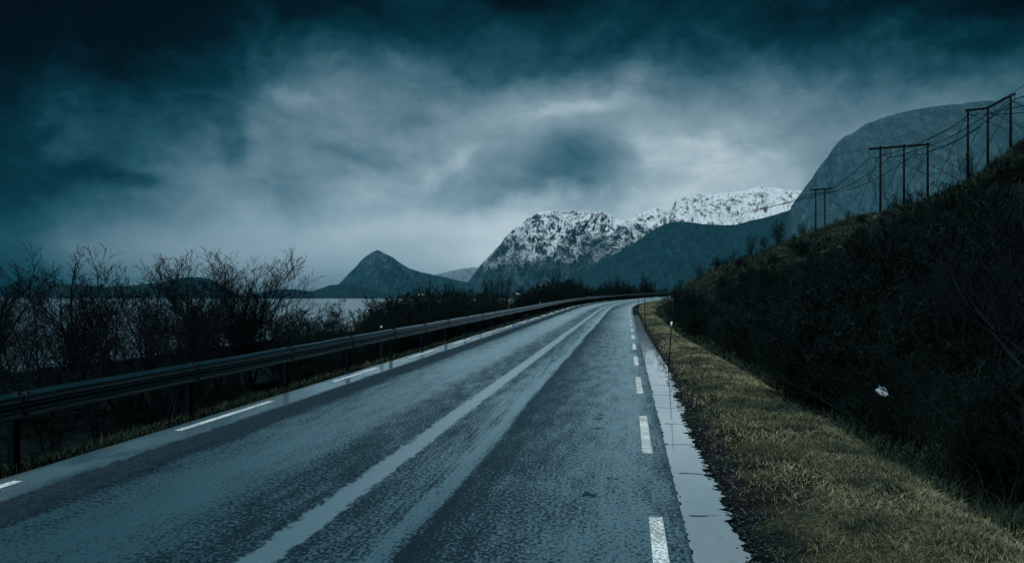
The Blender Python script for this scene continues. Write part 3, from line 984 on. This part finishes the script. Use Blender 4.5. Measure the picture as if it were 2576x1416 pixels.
# shrubs on the bank beyond the rail, growing smaller to the right of the tall trees
gS = 'low bare shrubs on the bank in front of the water'
for i in range(8):
    px = -40 + i * 88 + rng.uniform(-12, 12)
    d = rng.uniform(17, 27)
    plant_px(SHRUB, i, px, rng.uniform(875, 930), d, 'low bare shrub tangled beneath the left tree row, seen through its trunks', 'shrubs under the left trees', 1.3, 'shrub', 2.4)
for i, (px, top) in enumerate(((712, 815), (735, 780), (760, 800), (780, 770), (803, 805), (822, 790), (845, 772), (868, 815), (700, 770), (752, 785), (790, 790), (833, 812), (860, 828), (885, 838), (898, 828), (720, 835), (768, 825), (812, 835), (848, 845))):
    plant_px(SHRUB, i, px, top, rng.uniform(27, 36), 'low bare shrub in the gap where the water shows above the rail', gS, 1.15, 'shrub', 2.4)
# the dark bushes in the middle, then the rows along the rail toward the bend
gM = 'dense dark bushes behind the rail in the middle'
for i, (px, top, d) in enumerate(((915, 790, 42), (935, 770, 46), (955, 755, 48), (975, 752, 45), (1000, 745, 52), (1020, 738, 50), (1040, 735, 55), (1075, 722, 55), (1100, 735, 60), (1120, 722, 62), (1145, 730, 64), (1172, 735, 66), (1200, 735, 70),
                                  (925, 812, 38), (960, 800, 40), (1000, 790, 42), (1040, 780, 45), (1080, 775, 48), (1120, 770, 52), (1160, 765, 57), (1205, 760, 62), (1250, 755, 68), (1290, 752, 73),
                                  (985, 770, 48), (1060, 755, 52), (1140, 748, 60), (1225, 742, 72), (1270, 740, 78), (1310, 742, 80), (1340, 738, 85))):
    plant_px(BUSH, i, px, top, d, 'dense dark bush behind the guardrail between the open water and the bend', gM, 1.25, 'bush', 3.3)
MT = [(2, 1078, 703, 66, 'thin leafy topped tree poking above the dark bushes before the cone mountain'),
      (0, 1128, 712, 72, 'small bare tree above the dark bushes, right of the leafy topped one'),
      (2, 1175, 722, 78, 'sparse bare tree at the foot of the snowy mountain slope'),
      (2, 1212, 702, 82, 'tall narrow bare tree first below the snowy massif'),
      (2, 1245, 690, 84, 'twin stemmed tall bare tree below the snowy massif'),
      (2, 1268, 688, 86, 'tallest narrow bare tree below the snowy massif'),
      (0, 1310, 722, 90, 'low bare tree between the narrow trees and the dark clump'),
      (1, 1355, 705, 98, 'rounded bare tree at the left of the dark clump'),
      (0, 1395, 694, 104, 'broad bare tree in the dark clump by the bend'),
      (1, 1432, 686, 108, 'tallest bare tree of the dark clump by the bend'),
      (0, 1462, 706, 110, 'bare tree at the right end of the dark clump'),
      (1, 1420, 715, 102, 'low bare tree in front of the dark clump'),
      (0, 1530, 700, 128, 'hazy rounded bare tree left of the gap in the bend'),
      (1, 1562, 692, 132, 'hazy tall bare tree beyond the bend'),
      (1, 1630, 686, 136, 'round crowned bare tree standing alone beyond the bend'),
      (0, 1596, 718, 140, 'low bare tree between the two hazy crowns beyond the bend'),
      (0, 1668, 722, 150, 'low bare tree where the rail vanishes behind the hill')]
for k, px, top, d, lab in MT:
    plant_px(FARTREE, k, px, top, d, lab, 'bare trees beyond the guardrail toward the bend', 1.15, 'tree', 7.)
for i in range(22):
    px = 1340 + i * 16 + rng.uniform(-5, 5); d = np.interp(px, [1340, 1480, 1690], [92, 112, 150])
    plant_px(BUSH, i, px, rng.uniform(718, 735), d, 'dark low bush at the back of the rail along the bend', 'low bushes along the bend', 1.5, 'bush', 3.3)

for i, (px, top, d) in enumerate(((1345, 722, 96), (1370, 712, 99), (1392, 706, 102), (1412, 702, 105), (1440, 703, 107), (1462, 712, 110), (1380, 720, 97), (1425, 716, 103), (1515, 718, 122), (1548, 708, 130), (1575, 712, 133), (1632, 706, 138))):
    plant_px(BUSH, i, px, top, d, 'tall dark bush filling the clumps of trees by the bend', 'tall bushes in the clumps by the bend', 1.2, 'bush', 3.3)

# the roadside hill
def hill_pt(px, v):
    """a point of the hill at bearing px, a share v of the way from the ditch to the crest"""
    u = (px - CXP) / FPX; a = math.degrees(math.atan(u))
    rr = np.linspace(4, 140, 700); x = rr * math.sin(math.radians(a)); y = rr * math.cos(math.radians(a))
    s, t = xy2st(x, y)
    tr = np.interp(a, _ca, _ct); t0 = brow(s) + .9
    vv = (t - t0) / np.maximum(tr - t0, 3.)
    i = int(np.argmin(np.abs(vv - v)))
    return Vector((x[i], y[i], float(ground_z(s[i:i + 1], t[i:i + 1])[0])))


gH = 'bare shrubs covering the dark roadside hill'
n = 0
for v, step, hs in ((.02, 30, 1.7), (.09, 34, 2.0), (.20, 40, 1.9), (.34, 48, 1.5), (.52, 60, 1.1), (.74, 70, .9)):
    px = 1705.
    while px < 2640:
        q = px + rng.uniform(-.4, .4) * step; vv = max(.0, v + rng.uniform(-.05, .05))
        px += step
        if q < 1760 and v > .6: continue
        h = hs * rng.uniform(.65, 1.3) * (.8 if q < 1900 else 1.)
        plant(BUSH if rng.random() < .4 else SHRUB, n, hill_pt(max(q, 1695), vv), h / 2.8, rng.uniform(0, 6.28), 'dark bare shrub on the shaded hillside right of the road', gH, 1.5, 'shrub')
        n += 1
gC = 'small shrubs along the crest of the hill'
for i in range(48):
    px = 1700 + i * 18.4 + rng.uniform(-8, 8)
    p = hill_pt(px, rng.uniform(.93, 1.03))
    sz = rng.choice((.25, .3, .4, .45, .6)) * (1.25 if 1740 < px < 1860 else .9)
    plant(SHRUB, i, p, sz, rng.uniform(0, 6.28), 'small bare shrub on the crest line of the hill against the mountains', gC, 1.3, 'shrub')
CT = [(1712, 700, 96, 'leafy dark sapling at the toe of the hill beside the bend'),
      (1760, 668, 96, 'bare tree on the lower crest near the bend, left of three'),
      (1800, 648, 99, 'bare tree on the lower crest near the bend, middle of three'),
      (1890, 592, 104, 'bare tree on the crest with a rounded fan of branches'),
      (1955, 556, 108, 'spreading bare tree on the crest left of the farthest poles'),
      (1925, 590, 107, 'small bare tree on the crest beside the spreading one'),
      (1845, 628, 101, 'bare tree on the lower crest near the bend, right of three'),
      (2250, 487, 131, 'small bare tree at the foot of the middle pole frame'),
      (2300, 474, 132, 'bare tree between the last two poles of the middle frame'),
      (2440, 382, 129, 'bare tree hugging the first pole of the right frame'),
      (2020, 560, 113, 'little bare tree just left of the farthest pole frame')]
for i, (px, top, d, lab) in enumerate(CT):
    plant_px(FARTREE, (2, 0, 1)[i % 3], px, top, d, lab, None, 1.35, 'tree', 7.)
# tall bushes close to the road on the right
NB = [(2480, 2.5, 'tall many stemmed bush nearest the camera on the right'), (2590, 2.8, 'tall bush cut off by the right edge, nearest the ditch'),
      (2380, 2.2, 'tall bush behind the weeds, left of the nearest one'), (2300, 2.0, 'arching bush near the white scrap'), (2640, 3., 'big dark bush half outside the right edge')]
for i, (px, h, lab) in enumerate(NB):
    p = hill_pt(px, (.05, .06, .05, .07, .03)[i])
    plant(TREE, i, p, h / 5.6, rng.uniform(0, 6.28), lab, None, 1.25, 'bush')
for i in range(12):
    px = 2080 + i * 46 + rng.uniform(-12, 12)
    p = hill_pt(px, rng.uniform(.05, .16))
    plant(TREE, i, p, rng.uniform(1.7, 2.6) / 5.6, rng.uniform(0, 6.28), 'tall tangled bush on the lower hillside above the ditch', 'tall bushes above the ditch', 1.35, 'bush')

# ------------------------------------------------------------------ odds and ends
def scrap():
    q = at(2218, 985, 8.2)
    V = []; F = []; nn = 9
    r = np.random.RandomState(2)
    for i in range(nn):
        for j in range(nn):
            u, v = i / (nn - 1) - .5, j / (nn - 1) - .5
            V.append((u * .08 + .015 * math.sin(7 * v), .03 * math.sin(9 * u + 4 * v) + r.normal(0, .008), v * .08 + .014 * math.sin(8 * u) - .04 * u))
    for i in range(nn - 1):
        for j in range(nn - 1):
            F.append((i * nn + j, (i + 1) * nn + j, (i + 1) * nn + j + 1, i * nn + j + 1))
    o = mesh_obj('plastic_scrap', V, F, M_scrap, None, True); o.location = q
    o.modifiers.new('thickness', 'SOLIDIFY').thickness = .003
    tag(o, 'crumpled white plastic scrap caught in the dark twigs on the right', 'litter')


scrap()


def house(px, py, d, w, label):
    p = at(px, py, d)
    r = empty('house', p); tag(r, label, 'house', 'white houses across the water')
    h = w * .38
    MB().box((0, 0, h / 2), (w, w * .6, h)).build('wall', M_house, r)
    mb = MB(); z0, z1 = h, h + w * .28
    mb.V = [Vector(v) for v in ((-w * .54, -w * .35, z0), (w * .54, -w * .35, z0), (w * .54, w * .35, z0), (-w * .54, w * .35, z0), (-w * .54, 0, z1), (w * .54, 0, z1))]
    mb.F = [[0, 1, 5, 4], [2, 3, 4, 5], [0, 4, 3], [1, 2, 5], [3, 2, 1, 0]]
    mb.build('roof', M_roof, r)
    for xx in (-.3, 0., .3):
        MB().box((xx * w, -w * .301, h * .55), (w * .12, w * .01, h * .4)).build('window', M_pane, r)


house(1060, 744.5, 1780, 13, 'white house on the far shore beneath the cone shaped mountain')
house(1303, 741, 1700, 9, 'small white house glimpsed through bare trees under the massif')

# ------------------------------------------------------------------ mountains across the fjord
def mountain(name, label, sil, dist, fw, mat, seed, A=.16, jag=.02, p=1.15, zfoot=SEA - 2, gul=1.0, NX=460, NZ=170, dslope=0., bw=.5, kind='structure'):
    px = np.array([q[0] for q in sil], float); py = np.array([q[1] for q in sil], float)
    X = np.linspace(px[0], px[-1], NX); Y = np.interp(X, px, py)
    d = dist + dslope * (X - px.mean())
    u = (X - CXP) / FPX
    zr = CAM_H + (HOR - Y) / FPX * d
    rx = u * d
    hmax = (zr - zfoot).max()
    zr = zr + jag * hmax * fbm(rx / (hmax * .35), rx * 0 + seed, 6, seed, .62) * np.clip((zr - zfoot) / (hmax * .3), 0, 1)
    w = np.concatenate([-np.linspace(1, 0, 12)[:-1], np.linspace(0, 1, NZ) ** 1.25])
    H = np.maximum(zr - zfoot, 1.)
    WW = np.abs(w)[None, :]; front = (w >= 0)[None, :]
    depth = np.where(front, fw * (H[:, None] * .65 + hmax * .35), bw * hmax) * WW
    ax = u / np.sqrt(1 + u * u); ay = 1 / np.sqrt(1 + u * u)
    x = rx[:, None] + np.where(front, -1, 1) * depth * ax[:, None]
    y = d[:, None] + np.where(front, -1, 1) * depth * ay[:, None]
    k = hmax
    # ribs and gullies running down the face, warped
    wx = fbm(x / (k * .5), y / (k * .5), 3, seed + 3) * k * .22
    wy = fbm(x / (k * .5) + 7, y / (k * .5), 3, seed + 4) * k * .3
    rib = fbm((x + wx) / (k * .34), (y + wy) / (k * .80), 7, seed + 11, .58, True)
    rib = np.sign(rib) * np.abs(rib) ** .8
    lump = fbm(x / (k * .6), y / (k * .6), 4, seed + 23)
    crag = fbm((x + wx) / (k * .07), (y + wy) / (k * .12), 4, seed + 31, .6, True)
    env = (WW ** .55) * (1 - WW) ** .55 * 1.5
    hh = np.minimum(H[:, None], k * .8)
    z = zfoot + H[:, None] * (1 - WW) ** p + ((A * 1.25 * gul * rib + A * .9 * lump) * env + A * .16 * crag * np.minimum(env, .7)) * hh
    z = np.where(front, np.minimum(z, zfoot + H[:, None] * (1 + .0 * WW)), z)
    # the face must stay under the crest's line of sight
    o = mesh_obj(name, np.stack([x.ravel(), y.ravel(), z.ravel()], 1), grid_faces(NX, len(w))[:, ::-1], mat, None, True)
    at_ = o.data.attributes.new('rib', 'FLOAT', 'POINT'); at_.data.foreach_set('value', (rib * .75 + crag * .35 - .1).astype(np.float32).ravel())
    return tag(o, label, 'mountain', kind=kind)


TEAL = ((.004, .022, .030), (.009, .034, .042))
mm = mat_mountain
mountain('far_shore', 'low dark wooded shoreline across the fjord', [(560, 752), (640, 746), (700, 740), (780, 741), (860, 739), (930, 741), (1000, 739), (1080, 741), (1180, 738), (1300, 735), (1500, 735), (1700, 735)], 1950, 6,
         mm('wooded_shore', 900, 1000, 5, 0, 1, 30, TEAL), 1, A=.25, jag=.25, NX=300, NZ=16)
mountain('low_hill', 'long low dark hill across the water on the left', [(-700, 738), (-300, 728), (0, 750), (60, 745), (100, 722), (150, 713), (200, 716), (270, 722), (340, 717), (400, 711), (440, 702), (470, 697), (500, 697), (530, 702), (555, 716), (590, 736), (640, 750)], 2150, 2.,
         mm('dark_hillside', 900, 1000, 5, 0, 1, 40, TEAL), 2, A=.18, jag=.012)
mountain('low_hill', 'pair of small rounded hills left of the cone mountain', [(600, 750), (660, 735), (705, 727), (745, 728), (785, 733), (805, 726), (830, 717), (880, 714), (960, 735), (1000, 748)], 3300, 1.6,
         mm('dark_hillside_far', 900, 1000, 5, 0, 1, 60, TEAL), 3, A=.2, jag=.02)
mountain('cone_mountain', 'pointed cone shaped mountain dusted with snow across the fjord', [(780, 748), (820, 738), (852, 715), (866, 700), (882, 683), (898, 668), (908, 655), (922, 643), (936, 634), (948, 629), (955, 631), (968, 638), (985, 646), (1005, 660), (1028, 675), (1060, 685), (1100, 693), (1150, 705), (1230, 722), (1300, 740)], 4000, 1.7,
         mm('dusted_rock', 95, 260, 60, .35, 1.0, 130, ((.005, .030, .042), (.018, .056, .070)), smax=.16), 4, A=.13, jag=.012)  # bluish rock: part of the haze put into its colour
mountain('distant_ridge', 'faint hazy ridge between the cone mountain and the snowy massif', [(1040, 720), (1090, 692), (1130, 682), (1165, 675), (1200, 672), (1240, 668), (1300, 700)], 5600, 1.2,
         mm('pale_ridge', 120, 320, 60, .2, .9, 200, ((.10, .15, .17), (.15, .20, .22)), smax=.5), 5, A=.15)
mountain('snow_peak', 'bright snow covered peaks at the back, highest summit under cloud', [(1500, 640), (1580, 556), (1600, 546), (1622, 536), (1648, 528), (1668, 531), (1680, 541), (1688, 524), (1700, 503), (1716, 494), (1735, 487), (1748, 489), (1765, 494), (1790, 488), (1830, 484), (1870, 480), (1905, 470), (1950, 474), (2000, 482), (2080, 470), (2200, 480), (2300, 520)], 4250, 1.25,
         mm('bright_snow', 240, 340, 130, -.02, .50, 190, ((.03, .038, .042), (.085, .095, .10))), 6, A=.19, jag=.03, p=1.0)
mountain('snowy_massif', 'broad snow streaked massif with a steep left flank', [(1130, 748), (1165, 722), (1185, 700), (1200, 678), (1215, 660), (1228, 645), (1245, 628), (1260, 614), (1268, 600), (1285, 584), (1305, 569), (1320, 556), (1328, 546), (1336, 549), (1345, 538), (1358, 533), (1385, 531), (1420, 533), (1450, 532), (1480, 537), (1505, 533), (1530, 537), (1550, 548), (1575, 556), (1600, 558), (1640, 560), (1700, 562), (1800, 600)], 4100, 1.15,
         mm('streaked_snow', 130, 380, 230, .16, .66, 230, ((.004, .026, .036), (.028, .066, .080))), 7, A=.21, jag=.022, p=1.0)
mountain('snowy_spur', 'rocky spur sprinkled with snow in front of the massif', [(1380, 748), (1420, 700), (1455, 656), (1475, 636), (1500, 617), (1525, 600), (1548, 578), (1560, 566), (1580, 560), (1602, 562), (1625, 572), (1660, 590), (1720, 640)], 3600, 1.25,
         mm('sprinkled_rock', 130, 330, 170, .22, .74, 180, ((.004, .026, .036), (.026, .062, .075)), smax=.9), 8, A=.19, jag=.03, p=1.0)
mountain('dark_ridge', 'dark snowless ridge sloping down to the bend in the road', [(1380, 748), (1440, 700), (1475, 678), (1510, 660), (1545, 640), (1580, 620), (1615, 597), (1645, 577), (1670, 564), (1700, 558), (1735, 560), (1770, 565), (1810, 567), (1850, 566), (1880, 558), (1915, 549), (1960, 538), (2000, 525), (2060, 505), (2150, 480), (2300, 460)], 3000, 1.3,
         mm('dark_scree', 330, 520, 60, .6, 1.0, 110, ((.003, .026, .036), (.010, .044, .056)), smax=.35), 9, A=.13, jag=.012, p=1.05)
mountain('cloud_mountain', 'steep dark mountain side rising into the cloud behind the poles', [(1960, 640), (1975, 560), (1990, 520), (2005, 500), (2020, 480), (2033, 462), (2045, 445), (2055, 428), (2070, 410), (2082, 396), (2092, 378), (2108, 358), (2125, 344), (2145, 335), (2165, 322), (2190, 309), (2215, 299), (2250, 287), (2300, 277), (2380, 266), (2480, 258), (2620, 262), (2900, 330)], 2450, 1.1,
         mm('shrouded_rock', 100, 330, 270, .30, .95, 150, ((.019, .056, .071), (.031, .076, .093)), smax=.03), 10, A=.15, jag=.02, p=.95)  # sky tone put into the rock colour for the cloud veiling it

# ------------------------------------------------------------------ haze
HAZE = 5e-5
hz_top = 630.
bm = bmesh.new(); bmesh.ops.create_cube(bm, size=1.)
bmesh.ops.scale(bm, vec=(13000, 7000, hz_top + 15.5), verts=bm.verts)
bmesh.ops.translate(bm, vec=(0, 3200, (hz_top - 15.5) / 2), verts=bm.verts)
me = bpy.data.meshes.new('haze'); bm.to_mesh(me); bm.free()
haze = bpy.data.objects.new('haze', me); col.objects.link(haze)
hm = bpy.data.materials.new('haze_air'); hm.use_nodes = True
nt = NT(hm.node_tree); nt.n.clear()
ho = nt.new('ShaderNodeOutputMaterial'); pv = nt.new('ShaderNodeVolumePrincipled')
pv.inputs['Color'].default_value = (.16, .70, .95, 1); pv.inputs['Density'].default_value = HAZE; pv.inputs['Anisotropy'].default_value = 0.86
nt.l.new(pv.outputs[0], ho.inputs['Volume']); me.materials.append(hm)
tag(haze, 'thin cold haze over the fjord and mountains', 'haze', kind='stuff')

# ------------------------------------------------------------------ sky
SUN_AZ, SUN_EL = R_(-150), R_(52)         # azimuth clockwise from the view direction
wd = bpy.data.worlds.new('World'); scene.world = wd; wd.use_nodes = True
w = NT(wd.node_tree); w.n.clear()
dirv = w.new('ShaderNodeTexCoord').outputs['Generated']
nd1 = w.noise(dirv, 5.5, 6, .58); nd2 = w.noise(w.vm('ADD', dirv, (3.1, 1.7, 5.2)), 5.5, 6, .58)
fine = w.noise(w.vm('MULTIPLY', dirv, (1, 1, 1.5)), 8., 8, .6, dist=.6)
dx, dy, dz = w.sep(dirv)
az = w.m('ARCTAN2', dx, dy)
el = w.m('ARCSINE', w.m('MINIMUM', w.m('MAXIMUM', dz, -1.), 1.))
az = w.m('ADD', az, w.m('MULTIPLY', w.m('SUBTRACT', nd1, .5), .22))
elw = w.m('ADD', el, w.m('MULTIPLY', w.m('SUBTRACT', nd2, .5), w.m('MULTIPLY', w.ss(el, .0, .12), .13)))
BLOBS = [(-0.62, -0.01, -0.043), (-0.496, -0.01, -0.03), (-0.372, -0.01, 0.076), (-0.248, -0.01, 0.046), (-0.124, -0.01, 0.077), (0.0, -0.01, 0.059), (0.124, -0.01, 0.091), (0.248, -0.01, 0.071), (0.372, -0.01, 0.114), (0.496, -0.01, 0.037), (0.62, -0.01, 0.039), (-0.62, 0.049, -0.068), (-0.496, 0.049, 0.16), (-0.372, 0.049, 0.157), (-0.248, 0.049, 0.163), (-0.124, 0.049, 0.152), (0.0, 0.049, 0.331), (0.124, 0.049, 0.189), (0.248, 0.049, 0.167), (0.372, 0.049, 0.069), (0.496, 0.049, -0.029), (0.62, 0.049, 0.101), (-0.62, 0.107, -0.074), (-0.496, 0.107, 0.042), (-0.372, 0.107, 0.061), (-0.248, 0.107, 0.187), (-0.124, 0.107, 0.148), (0.0, 0.107, 0.11), (0.124, 0.107, 0.136), (0.248, 0.107, 0.231), (0.372, 0.107, 0.162), (0.496, 0.107, 0.042), (0.62, 0.107, 0.068), (-0.62, 0.166, -0.018), (-0.496, 0.166, -0.079), (-0.372, 0.166, 0.168), (-0.124, 0.166, 0.221), (0.0, 0.166, 0.035), (0.248, 0.166, 0.274), (0.372, 0.166, 0.068), (0.496, 0.166, 0.072), (0.62, 0.166, 0.019), (-0.62, 0.224, -0.171), (-0.496, 0.224, 0.06), (-0.372, 0.224, -0.08), (-0.248, 0.224, 0.164), (-0.124, 0.224, 0.044), (0.0, 0.224, 0.244), (0.124, 0.224, 0.239), (0.248, 0.224, 0.087), (0.372, 0.224, 0.137), (0.496, 0.224, 0.044), (0.62, 0.224, 0.049), (-0.62, 0.283, -0.079), (-0.496, 0.283, -0.128), (-0.372, 0.283, -0.043), (-0.248, 0.283, 0.057), (0.0, 0.283, 0.02), (0.124, 0.283, -0.091), (0.372, 0.283, 0.066), (0.62, 0.283, -0.119), (-0.62, 0.341, -0.083), (-0.496, 0.341, -0.069), (-0.372, 0.341, -0.069), (-0.248, 0.341, -0.096), (-0.124, 0.341, -0.025), (0.0, 0.341, 0.042), (0.124, 0.341, 0.043), (0.248, 0.341, -0.076), (0.372, 0.341, -0.113), (0.496, 0.341, -0.111), (0.62, 0.341, -0.076), (-0.496, 0.4, -0.024), (-0.372, 0.4, -0.064), (-0.248, 0.4, -0.051), (-0.124, 0.4, -0.041), (0.0, 0.4, -0.163), (0.124, 0.4, -0.173), (0.248, 0.4, -0.022), (0.372, 0.4, 0.014)]
SA, SE, BG = .105, .052, .24
ga = {}; rows = {}
for a, e, v in BLOBS: rows.setdefault(e, []).append((a, v))
for a in sorted({b[0] for b in BLOBS}):
    q = w.m('MULTIPLY_ADD', az, 1 / SA, -a / SA); ga[a] = w.m('POWER', math.exp(-1), w.m('MULTIPLY', q, q))
acc = None
for e, lst in rows.items():
    s = None
    for a, v in lst:
        s = w.m('MULTIPLY', ga[a], v) if s is None else w.m('MULTIPLY_ADD', ga[a], v, s)
    q = w.m('MULTIPLY_ADD', elw, 1 / SE, -e / SE)
    g = w.m('POWER', math.exp(-1), w.m('MULTIPLY', q, q))
    acc = w.m('MULTIPLY', s, g) if acc is None else w.m('MULTIPLY_ADD', s, g, acc)
Lum = w.m('ADD', acc, BG)


def blob(a, e, sa, se, v, L, rot=0.):
    da = w.m('SUBTRACT', az, a); de = w.m('SUBTRACT', elw, e)
    c, s_ = math.cos(rot), math.sin(rot)
    p = w.m('MULTIPLY', w.m('ADD', w.m('MULTIPLY', da, c), w.m('MULTIPLY', de, s_)), 1 / sa)
    q = w.m('MULTIPLY', w.m('SUBTRACT', w.m('MULTIPLY', de, c), w.m('MULTIPLY', da, s_)), 1 / se)
    g = w.m('POWER', math.exp(-1), w.m('POWER', w.m('ADD', w.m('MULTIPLY', p, p), w.m('MULTIPLY', q, q)), 1.5))
    return w.m('MULTIPLY_ADD', g, v, L)


def pxdir(px, py):
    u = (px - CXP) / FPX; v = (HOR - py) / FPX
    return math.atan(u), math.atan2(v, math.hypot(1, u))


for px, py, sx, sy, v, rot in ((1400, 420, 190, 85, -.02, .12), (1250, 500, 210, 26, -.05, .05), (1480, 505, 150, 24, -.04, .0), (1340, 475, 190, 42, -.05, .05), (1250, 570, 420, 34, .06, 0), (700, 620, 420, 60, .03, 0), (2430, 270, 260, 75, .09, .05), (1700, 385, 130, 34, .07, -.15), (1420, 292, 190, 22, .07, .05), (1120, 425, 100, 26, .07, .5),
                               (600, 330, 60, 40, -.07, -.7), (330, 425, 85, 20, -.07, 0), (900, 395, 110, 22, -.06, -.25), (1000, 330, 60, 22, -.05, .3), (740, 265, 60, 22, .06, -.3), (690, 395, 60, 30, .04, -.5)):
    a, e = pxdir(px, py)
    Lum = blob(a, e, sx / FPX, sy / FPX, v, Lum, rot)
amp = w.m('MULTIPLY', w.ss(el, .04, .13), .30)
Lum = w.m('ADD', Lum, w.m('MULTIPLY', w.m('SUBTRACT', fine, .5), amp))
wisp = w.noise(w.vm('MULTIPLY', dirv, (1, 1, 1.8)), 26., 8, .66, dist=.8)
Lum = w.m('ADD', Lum, w.m('MULTIPLY', w.m('SUBTRACT', wisp, .5), w.m('MULTIPLY', w.ss(el, .05, .16), .13)))
# cloud ceiling out of the frame: even, a little lighter overhead
Lum = w.m('ADD', Lum, w.m('MULTIPLY', w.ss(el, .42, .8), .06))
Lum = w.m('MAXIMUM', Lum, .03)


def lin(c):
    return tuple((v / 255 / 12.92) if v / 255 < .04045 else ((v / 255 + .055) / 1.055) ** 2.4 for v in c)


STOPS = [(.03, (0, 1, 4)), (.07, (0, 8, 13)), (.11, (0, 18, 26)), (.2, (4, 44, 55)), (.3, (32, 74, 86)), (.4, (70, 103, 117)), (.5, (102, 128, 140)), (.6, (129, 153, 164)), (.7, (162, 180, 188)), (.85, (208, 220, 224))]
colr = w.ramp(Lum, [(p, lin(c)) for p, c in STOPS])
# low sky shines through the haze
pathl = w.m('MINIMUM', w.m('DIVIDE', hz_top, w.m('MAXIMUM', w.m('SINE', el), .02)), 6700.)
boost = w.m('POWER', math.e, w.m('MULTIPLY', pathl, HAZE * 1.))
colr = w.vm('SCALE', colr); colr.node.inputs['Scale'].default_value = 1.; w.put(colr.node.inputs['Scale'], boost)
skyt = w.new('ShaderNodeTexSky', sky_type='NISHITA'); skyt.sun_disc = False
skyt.sun_elevation = SUN_EL; skyt.sun_rotation = SUN_AZ; skyt.dust_density = 3.; skyt.altitude = 50
bgn = w.new('ShaderNodeBackground'); bgn.inputs['Strength'].default_value = .1
# the clouds cover the blue sky; a trace of it comes through
EXPO = .6
SKY_GAIN = 10. / 2 ** EXPO
cl = w.vm('SCALE', colr); cl.node.inputs['Scale'].default_value = SKY_GAIN
tot = w.vm('MULTIPLY_ADD', skyt.outputs[0], (.002, .0025, .003), cl)
w.l.new(tot, bgn.inputs['Color'])
wo = w.new('ShaderNodeOutputWorld'); w.l.new(bgn.outputs[0], wo.inputs['Surface'])
wd.cycles.sampling_method = 'MANUAL'; wd.cycles.sample_map_resolution = 1024

# ------------------------------------------------------------------ sun behind the overcast
ld = bpy.data.lights.new('sun', 'SUN'); ld.energy = 3.0; ld.angle = R_(25); ld.color = (.78, .93, 1.)
sun = bpy.data.objects.new('sun', ld); col.objects.link(sun)
sd = Vector((math.sin(SUN_AZ) * math.cos(SUN_EL), math.cos(SUN_AZ) * math.cos(SUN_EL), math.sin(SUN_EL)))
sun.rotation_euler = sd.to_track_quat('Z', 'Y').to_euler()
sun.location = (0, 0, 60)

# ------------------------------------------------------------------ camera
cd = bpy.data.cameras.new('camera'); cam = bpy.data.objects.new('camera', cd); col.objects.link(cam)
cam.location = (0, 0, CAM_H); cam.rotation_euler = (R_(90), 0, 0)
cd.sensor_width = 36; cd.lens = 36 * FPX / 2575; cd.shift_y = (HOR - 708) / 2575
cd.clip_start = .1; cd.clip_end = 40000
scene.camera = cam

scene.view_settings.view_transform = 'Standard'; scene.view_settings.look = 'None'
scene.view_settings.exposure = EXPO; scene.view_settings.gamma = 1
scene.cycles.use_denoising = True
scene.cycles.max_bounces = 6; scene.cycles.volume_bounces = 0; scene.cycles.transparent_max_bounces = 8
scene.cycles.sample_clamp_indirect = 4
for r in PARK:
    if 'free' in r:
        for ch in list(r.children): bpy.data.objects.remove(ch)
        bpy.data.objects.remove(r)
